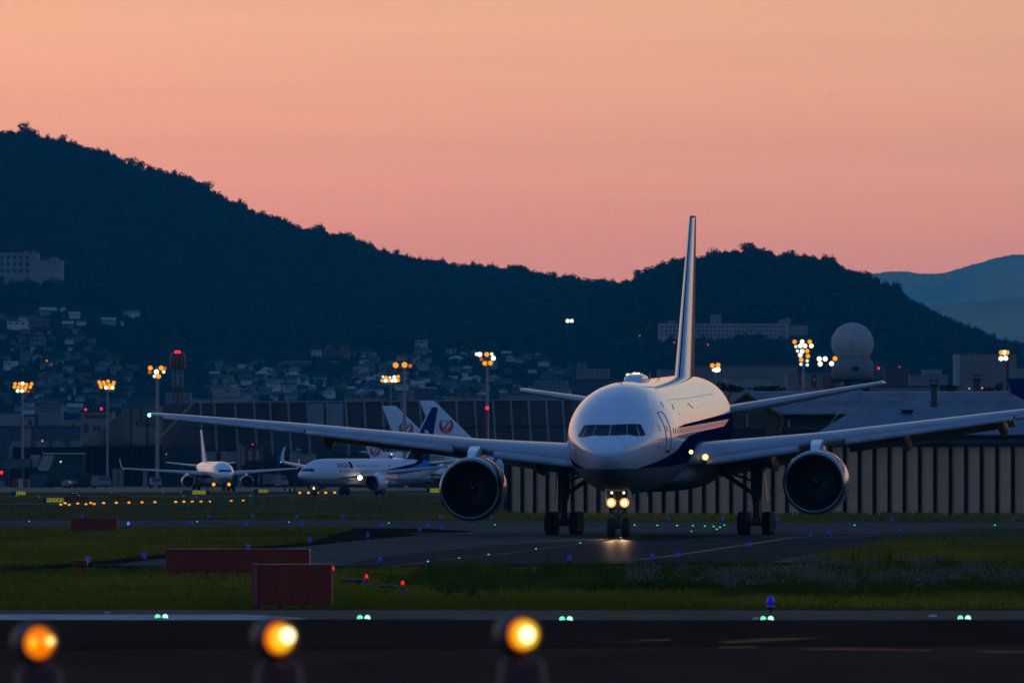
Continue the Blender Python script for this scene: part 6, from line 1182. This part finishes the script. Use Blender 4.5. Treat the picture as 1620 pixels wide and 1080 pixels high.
# maintenance hangar with red panels, grey blocks, tower block
o, s, w, h = bld('white hangar front with three red emblem panels left of the radar dome', 'hangar', 1245, 1335, 592, 2620, 20, m_grey, None, 'hangar', .3)
for x0, x1, y0, y1 in ((1264,1271.5,593,609),(1283,1292,592.5,612),(1302,1320,592,614)):
    MB().bx((x0-1290)*s, (x1-1290)*s, -.12, -.01, zof(y1,2620), zof(y0,2620)).build('red_panel', m_redw, o); MB().lathe([(-.16,0),(-.16,1.9*s),(-.13,1.9*s)], c=((x0+x1)/2*s-1290*s+1.0*s, -.0, zof((y0+y1)/2-2,2620)), axis='Y', n=12).build('white_emblem', m_whitep, o)
bld('broad dim grey hangar right of the tall fin', 'hangar', 1098, 1262, 578, 3000, 30, m_grey, m_cloth, 'hangar', .6); bld('pale low warehouse in front of the broad grey hangar', 'warehouse', 1148, 1220, 597, 2900, 20, m_pale, m_grey, 'warehouse', .5); bld('low grey warehouse beyond the tiled shed', 'warehouse', 1325, 1520, 612, 2750, 20, m_grey, m_cloth, 'warehouse', .5); bld('low dim warehouse far right, behind the mast', 'warehouse', 1550, 1700, 622, 2000, 15, m_grey, m_cloth, 'warehouse', .4)
bld('tall windowless pale block far right', 'building', 1512, 1608, 561, 3600, 22, m_pink, m_pink, lip=.3); bld('left flank of the tall windowless block, coloured as lit', 'building', 1510.5, 1518.5, 561.5, 3585, 8, mkw('lit_tone_render', (.42,.36,.34)), None, lip=.1)  # paler flank slab: light on that side put into its colour
MB().lathe([(0,2*s),(3*s,2*s),(5*s,1*s),(7*s,0)], c=((1545-CX)*3600/F, 3606, zof(560,3600)), n=10).build('roof_tank', m_grey, None)['label'] = 'small round tank on the roof of the tall windowless block'
bpy.data.objects['roof_tank']['category'] = 'tank'
for i, (x0, x1, y0, d_, mm, lb) in enumerate(((1375,1400,570,4200,m_blueg,'dim bluish block just right of the radar dome'),(1400,1440,584,4000,m_brown,'brownish low block right of the radar dome'),(1440,1500,594,3800,m_grey,'grey low block with a flat roof left of the tall windowless one'),(1460,1490,586,4300,m_pale,'pale block rising behind the flat grey one'),(1590,1660,584,4400,m_grey,'dim block behind the mast at right edge'),(1040,1100,586,4200,m_grey,'dim grey block just left of the tall fin'))): bld(lb, 'building', x0, x1, y0, d_, 14, mm)
# bushes and trees near the sheds
def bush(px, yg, d, w, h, label, name='bush'):
    s = d/F; o = thing(name, label, name, ((px-CX)*s, d, zof(yg, d))); q_ = random.Random(int(px*7)); mb = MB(); hh = h*s
    for _ in range(5): mb.tube([(0,0,-.4),(q_.uniform(-.3,.3)*w*s,0,hh*.6)], [.06,.02], 5)
    mb.build('stem', m_bark, o); me = crown_mesh('crown', w*s*.55, hh*.5, 260, max(.10, .05*w*s), int(px), 6); c = bpy.data.objects.new('crown', me); COL.objects.link(c); c.parent = o; c.location.z = hh*.1; return o
bush(1486, 712, 935, 40, 16, 'dark bush spilling over the top of the concrete wall')
for i, (px, d_, w_, h_, yg, lb) in enumerate(((1499,1180,36,22,626,'round dark tree behind the ribbed roof, left of the square chimney'),(1580,1500,16,20,622,'narrow dark tree left of the mast at right edge'),(1566,1520,22,9,620,'low dark hedge between two trees at far right'),(1150,1300,60,24,628,'dark tree row end behind the large tail'),(1205,1320,70,14,624,'low dark trees behind the gable of the tiled shed'))): bush(px, yg, d_, w_, h_, lb, 'tree')
# ------------------------------------------------------------------ the town on the slope
WALLS = [('white', (.58,.50,.45)), ('grey', (.29,.26,.25)), ('cream', (.42,.32,.26)), ('blue-grey', (.15,.18,.20)), ('brown', (.16,.09,.07)), ('reddish', (.24,.09,.07)), ('greenish', (.12,.14,.12))]
ROOFS = [('dark', (.03,.03,.03)), ('slate', (.06,.065,.07)), ('pale', (.36,.33,.31)), ('rust', (.13,.05,.035)), ('teal', (.06,.12,.13))]
WM = {n: mkw('house_'+n.replace('-','_'), c) for n, c in WALLS}; RM = {n: mkw('roof_'+n, c, .2) for n, c in ROOFS}
def house(px, y, wpx, hpx, wall, roof, kind, label, group, d=None, wins=0, name='house'):
    d = d or dist_of(px, y); s = d/F; w, h = wpx*s, hpx*s; dp = w*random.uniform(.7, 1.0); rz = random.uniform(-.35, .35)
    o = thing(name, label, 'house', ((px-CX)*s, d, zof(y, d)), rz, group); hw = h*(.62 if kind != 'flat' else .95)
    MB().bx(-w/2, w/2, -dp/2, dp/2, -2.5, hw).build('wall', WM[wall], o); e = .5; rf = MB()
    if kind == 'flat': rf.bx(-w/2-.2, w/2+.2, -dp/2-.2, dp/2+.2, hw+.003, h)
    elif kind == 'gable_front': rf.prism([(-w/2-e,-dp/2-e,hw),(w/2+e,-dp/2-e,hw),(0,-dp/2-e,h)], (0,dp+2*e,0))
    elif kind == 'gable_side': rf.prism([(-w/2-e,-dp/2-e,hw),(-w/2-e,dp/2+e,hw),(-w/2-e,0,h)], (w+2*e,0,0))
    else:
        a, b_ = w/2+e, dp/2+e; rf.add([(-a,-b_,hw),(a,-b_,hw),(a,b_,hw),(-a,b_,hw),(-a*.4,0,h),(a*.4,0,h)], [(0,1,5,4),(1,2,5),(2,3,4,5),(3,0,4),(3,2,1,0)])
    rf.build('roof', RM[roof], o)
    for i in range(wins):
        n_ = max(1, min(3, int(wpx/6))); r_, c_ = divmod(i, n_)
        if r_ > 1: break
        x = -w/2+w*(c_+.5)/n_; zz = hw*(.70 if r_ == 0 else .25); MB().bx(x-w*.09, x+w*.09, -dp/2-.08, -dp/2+.05, zz-hw*.11, zz+hw*.11).build('window', m_win, o)
    return o
SP = [(501,565,15,18,'white','slate','gable_front','white gabled house with dark windows, left of the brown and red pair',4),(522.5,565.5,18,20,'brown','rust','gable_front','brown gabled house between the white and the red one',4),(545,565.5,19,19,'reddish','rust','hip','red house right of the brown gabled one',2),(578,566,30,14,'cream','dark','gable_side','long low cream house right of the red one',3),
      (208,500,23,12,'white','dark','gable_side','white house standing alone above the trees at left',4),(172,512,22,10,'grey','pale','gable_side','pale-roofed house below the lone white one',2),(190,514,10,6,'white','slate','flat','tiny flat house beside the pale-roofed one',1),(668,550,21,13,'cream','dark','flat','flat-topped cream block high on the slope, two dark windows',2),(669,560,25,10,'grey','slate','hip','grey house right under the flat-topped cream block',2),
      (118,503,16,10,'white','pale','gable_side','house with a bright slanting roof at the top edge of the left town',2),(100,492,9,6,'white','pale','hip','small house with a pale roof at the very top of the left town',1),(76,498,24,12,'blue-grey','pale','gable_side','broad blue-grey house at the top of the left town',3),(28,520,30,12,'white','slate','flat','white flat-roofed row with dark arches at far left',3),(62,516,28,14,'brown','rust','hip','broad brown house in the middle of the left town',3),(60,552,24,20,'blue-grey','slate','flat','tall blue-grey apartment block in the left town',6),
      (452,586,22,16,'reddish','rust','hip','rust-red house above the teal roof',2),(500,577,70,6,'greenish','teal','gable_side','long low hall with a teal roof below the gabled trio',3),(478,597,15,6,'white','pale','gable_side','small house with a bright pale roof below the teal hall',1),(755,548,22,9,'grey','dark','flat','grey flat block above the lamps of the mast with the red post',3),(782,548,16,10,'blue-grey','slate','hip','blue-grey house right of the grey flat block',1),(803,548,18,8,'white','dark','flat','white flat block beside the blue-grey house',2)]
for px, y, w_, h_, wa, ro, kd, lb, wn in SP: house(px, y, w_, h_, wa, ro, kd, lb, 'houses of the hillside town', wins=wn)
AREAS = [(0,210,500,655,108,'left part of the town, below the school'),(330,480,578,636,58,'town behind the sloping hangar'),(480,690,602,634,44,'town behind the tall barrier, below the teal hall'),(565,690,566,606,26,'town right of the gabled trio'),(690,1000,578,634,62,'town behind the barrier and the thin red mast'),(700,880,552,578,12,'upper edge of the town over the barrier')]
KN = {'hip': 'hipped', 'gable_front': 'gabled', 'gable_side': 'ridged', 'flat': 'flat'}
placed = [(a[0], a[1], a[2]) for a in SP]
for x0, x1, y0, y1, n_, where in AREAS:
    tries = 0; k_ = 0
    while k_ < n_ and tries < 4000:
        tries += 1; px, y = random.uniform(x0, x1), y0+(y1-y0)*random.random()**.85
        if y < lin(TOWN, px)+4 or (95 < px < 215 and y < 520+(px-95)*.5 and px > 130): continue
        if any(abs(px-a) < (w2+8)*.45 and abs(y-b2) < 5.5 for a, b2, w2 in placed): continue
        sz = random.uniform(8, 17)*(1+.35*(y-520)/110); wa = random.choices([w[0] for w in WALLS], (4,6,3,5,2,1,2))[0]; ro = random.choices([r[0] for r in ROOFS], (5,5,2,2,1))[0]; kd = random.choices(['hip','gable_side','gable_front','flat'], (4,4,2,2))[0]
        lb = f'small {wa} house, {ro} {KN[kd]} roof, '+where
        house(px, y, sz, sz*random.uniform(.5,.8), wa, ro, kd, lb, lb.replace(',', ''), wins=(2 if sz > 12 else 0)); placed.append((px, y, sz)); k_ += 1
for i, (x0, x1, y0, d_, mm, rm, lb) in enumerate(((337,378,614,4200,m_pale,m_pale,'white flat-roofed block with one dark opening above the barrier'),(336,386,628,4150,m_pale,m_grey,'lower wing in front of the white flat-roofed block'),(545,600,628.5,3900,m_pink,m_brown,'low pinkish warehouse over the pale barrier panels'),(705,760,626.5,3900,m_pink,m_brown,'low pinkish warehouse behind the thin red mast'),(628,655,624,3800,m_grey,m_grey,'grey box with dark red panels left of the tallest white fin'),(655,690,615,4000,m_blueg,m_grey,'blue-grey block with a dark red banner'),
        (845,900,602,4300,m_grey,m_cloth,'dim grey block above the left tailplane'),(905,985,600,4300,m_blueg,m_cloth,'broad dim block behind the dome of the nose'),(912,965,584,4600,m_grey,m_grey,'stepped dim block left of the roof fairing'),(262,302,622,4400,m_grey,m_grey,'grey block behind the red lattice'),(305,330,632,4300,m_pale,m_grey,'low pale block right of the red lattice'),(200,245,628,4400,m_blueg,m_cloth,'low bluish block behind the light mast by the tower'),(60,98,640,4300,m_grey,m_cloth,'grey block over the blue-grey terminal'),(0,30,655,4000,m_pale,m_grey,'white gable end at far left over the terminal'),(800,850,624,4000,m_grey,m_cloth,'low grey block left of the left tailplane tip'))):
    o, s, w, h = bld(lb, 'building', x0, x1, y0, d_, 14, mm, rm, wins=([(x0+(x1-x0)*.5, x0+(x1-x0)*.62, y0+3, y0+6)] if i in (0,3) else grid(x0+3, x1-2, (y0+4, y0+9), 7, .5, 2.2) if i in (6,7,8,9,12) else None))
    if i in (4, 5): MB().bx(-w*.1, w*.18, -.15, -.01, h-13*s, h-3*s).build('red_panel', mkw('dull_red', (.22,.03,.04)), o)

o = thing('bird', 'tiny dark bird alone high in the sky', 'bird', P(1316, 149, 900)); mb = MB()
mb.loft([[Vector((r*math.cos(a), y, r*math.sin(a))) for a in np.linspace(0, 2*math.pi, 9)[:-1]] for y, r in ((-.11,.005),(-.07,.022),(0,.035),(.08,.02),(.14,.006))]); mb.build('body', m_bark, o)
for e in (-1, 1): MB().prism([(0,-.03,.01),(e*.10,-.02,.05),(e*.21,.03,.01),(e*.10,.05,.045),(0,.06,.01)], (0,0,.008)).build('wing', m_bark, o)
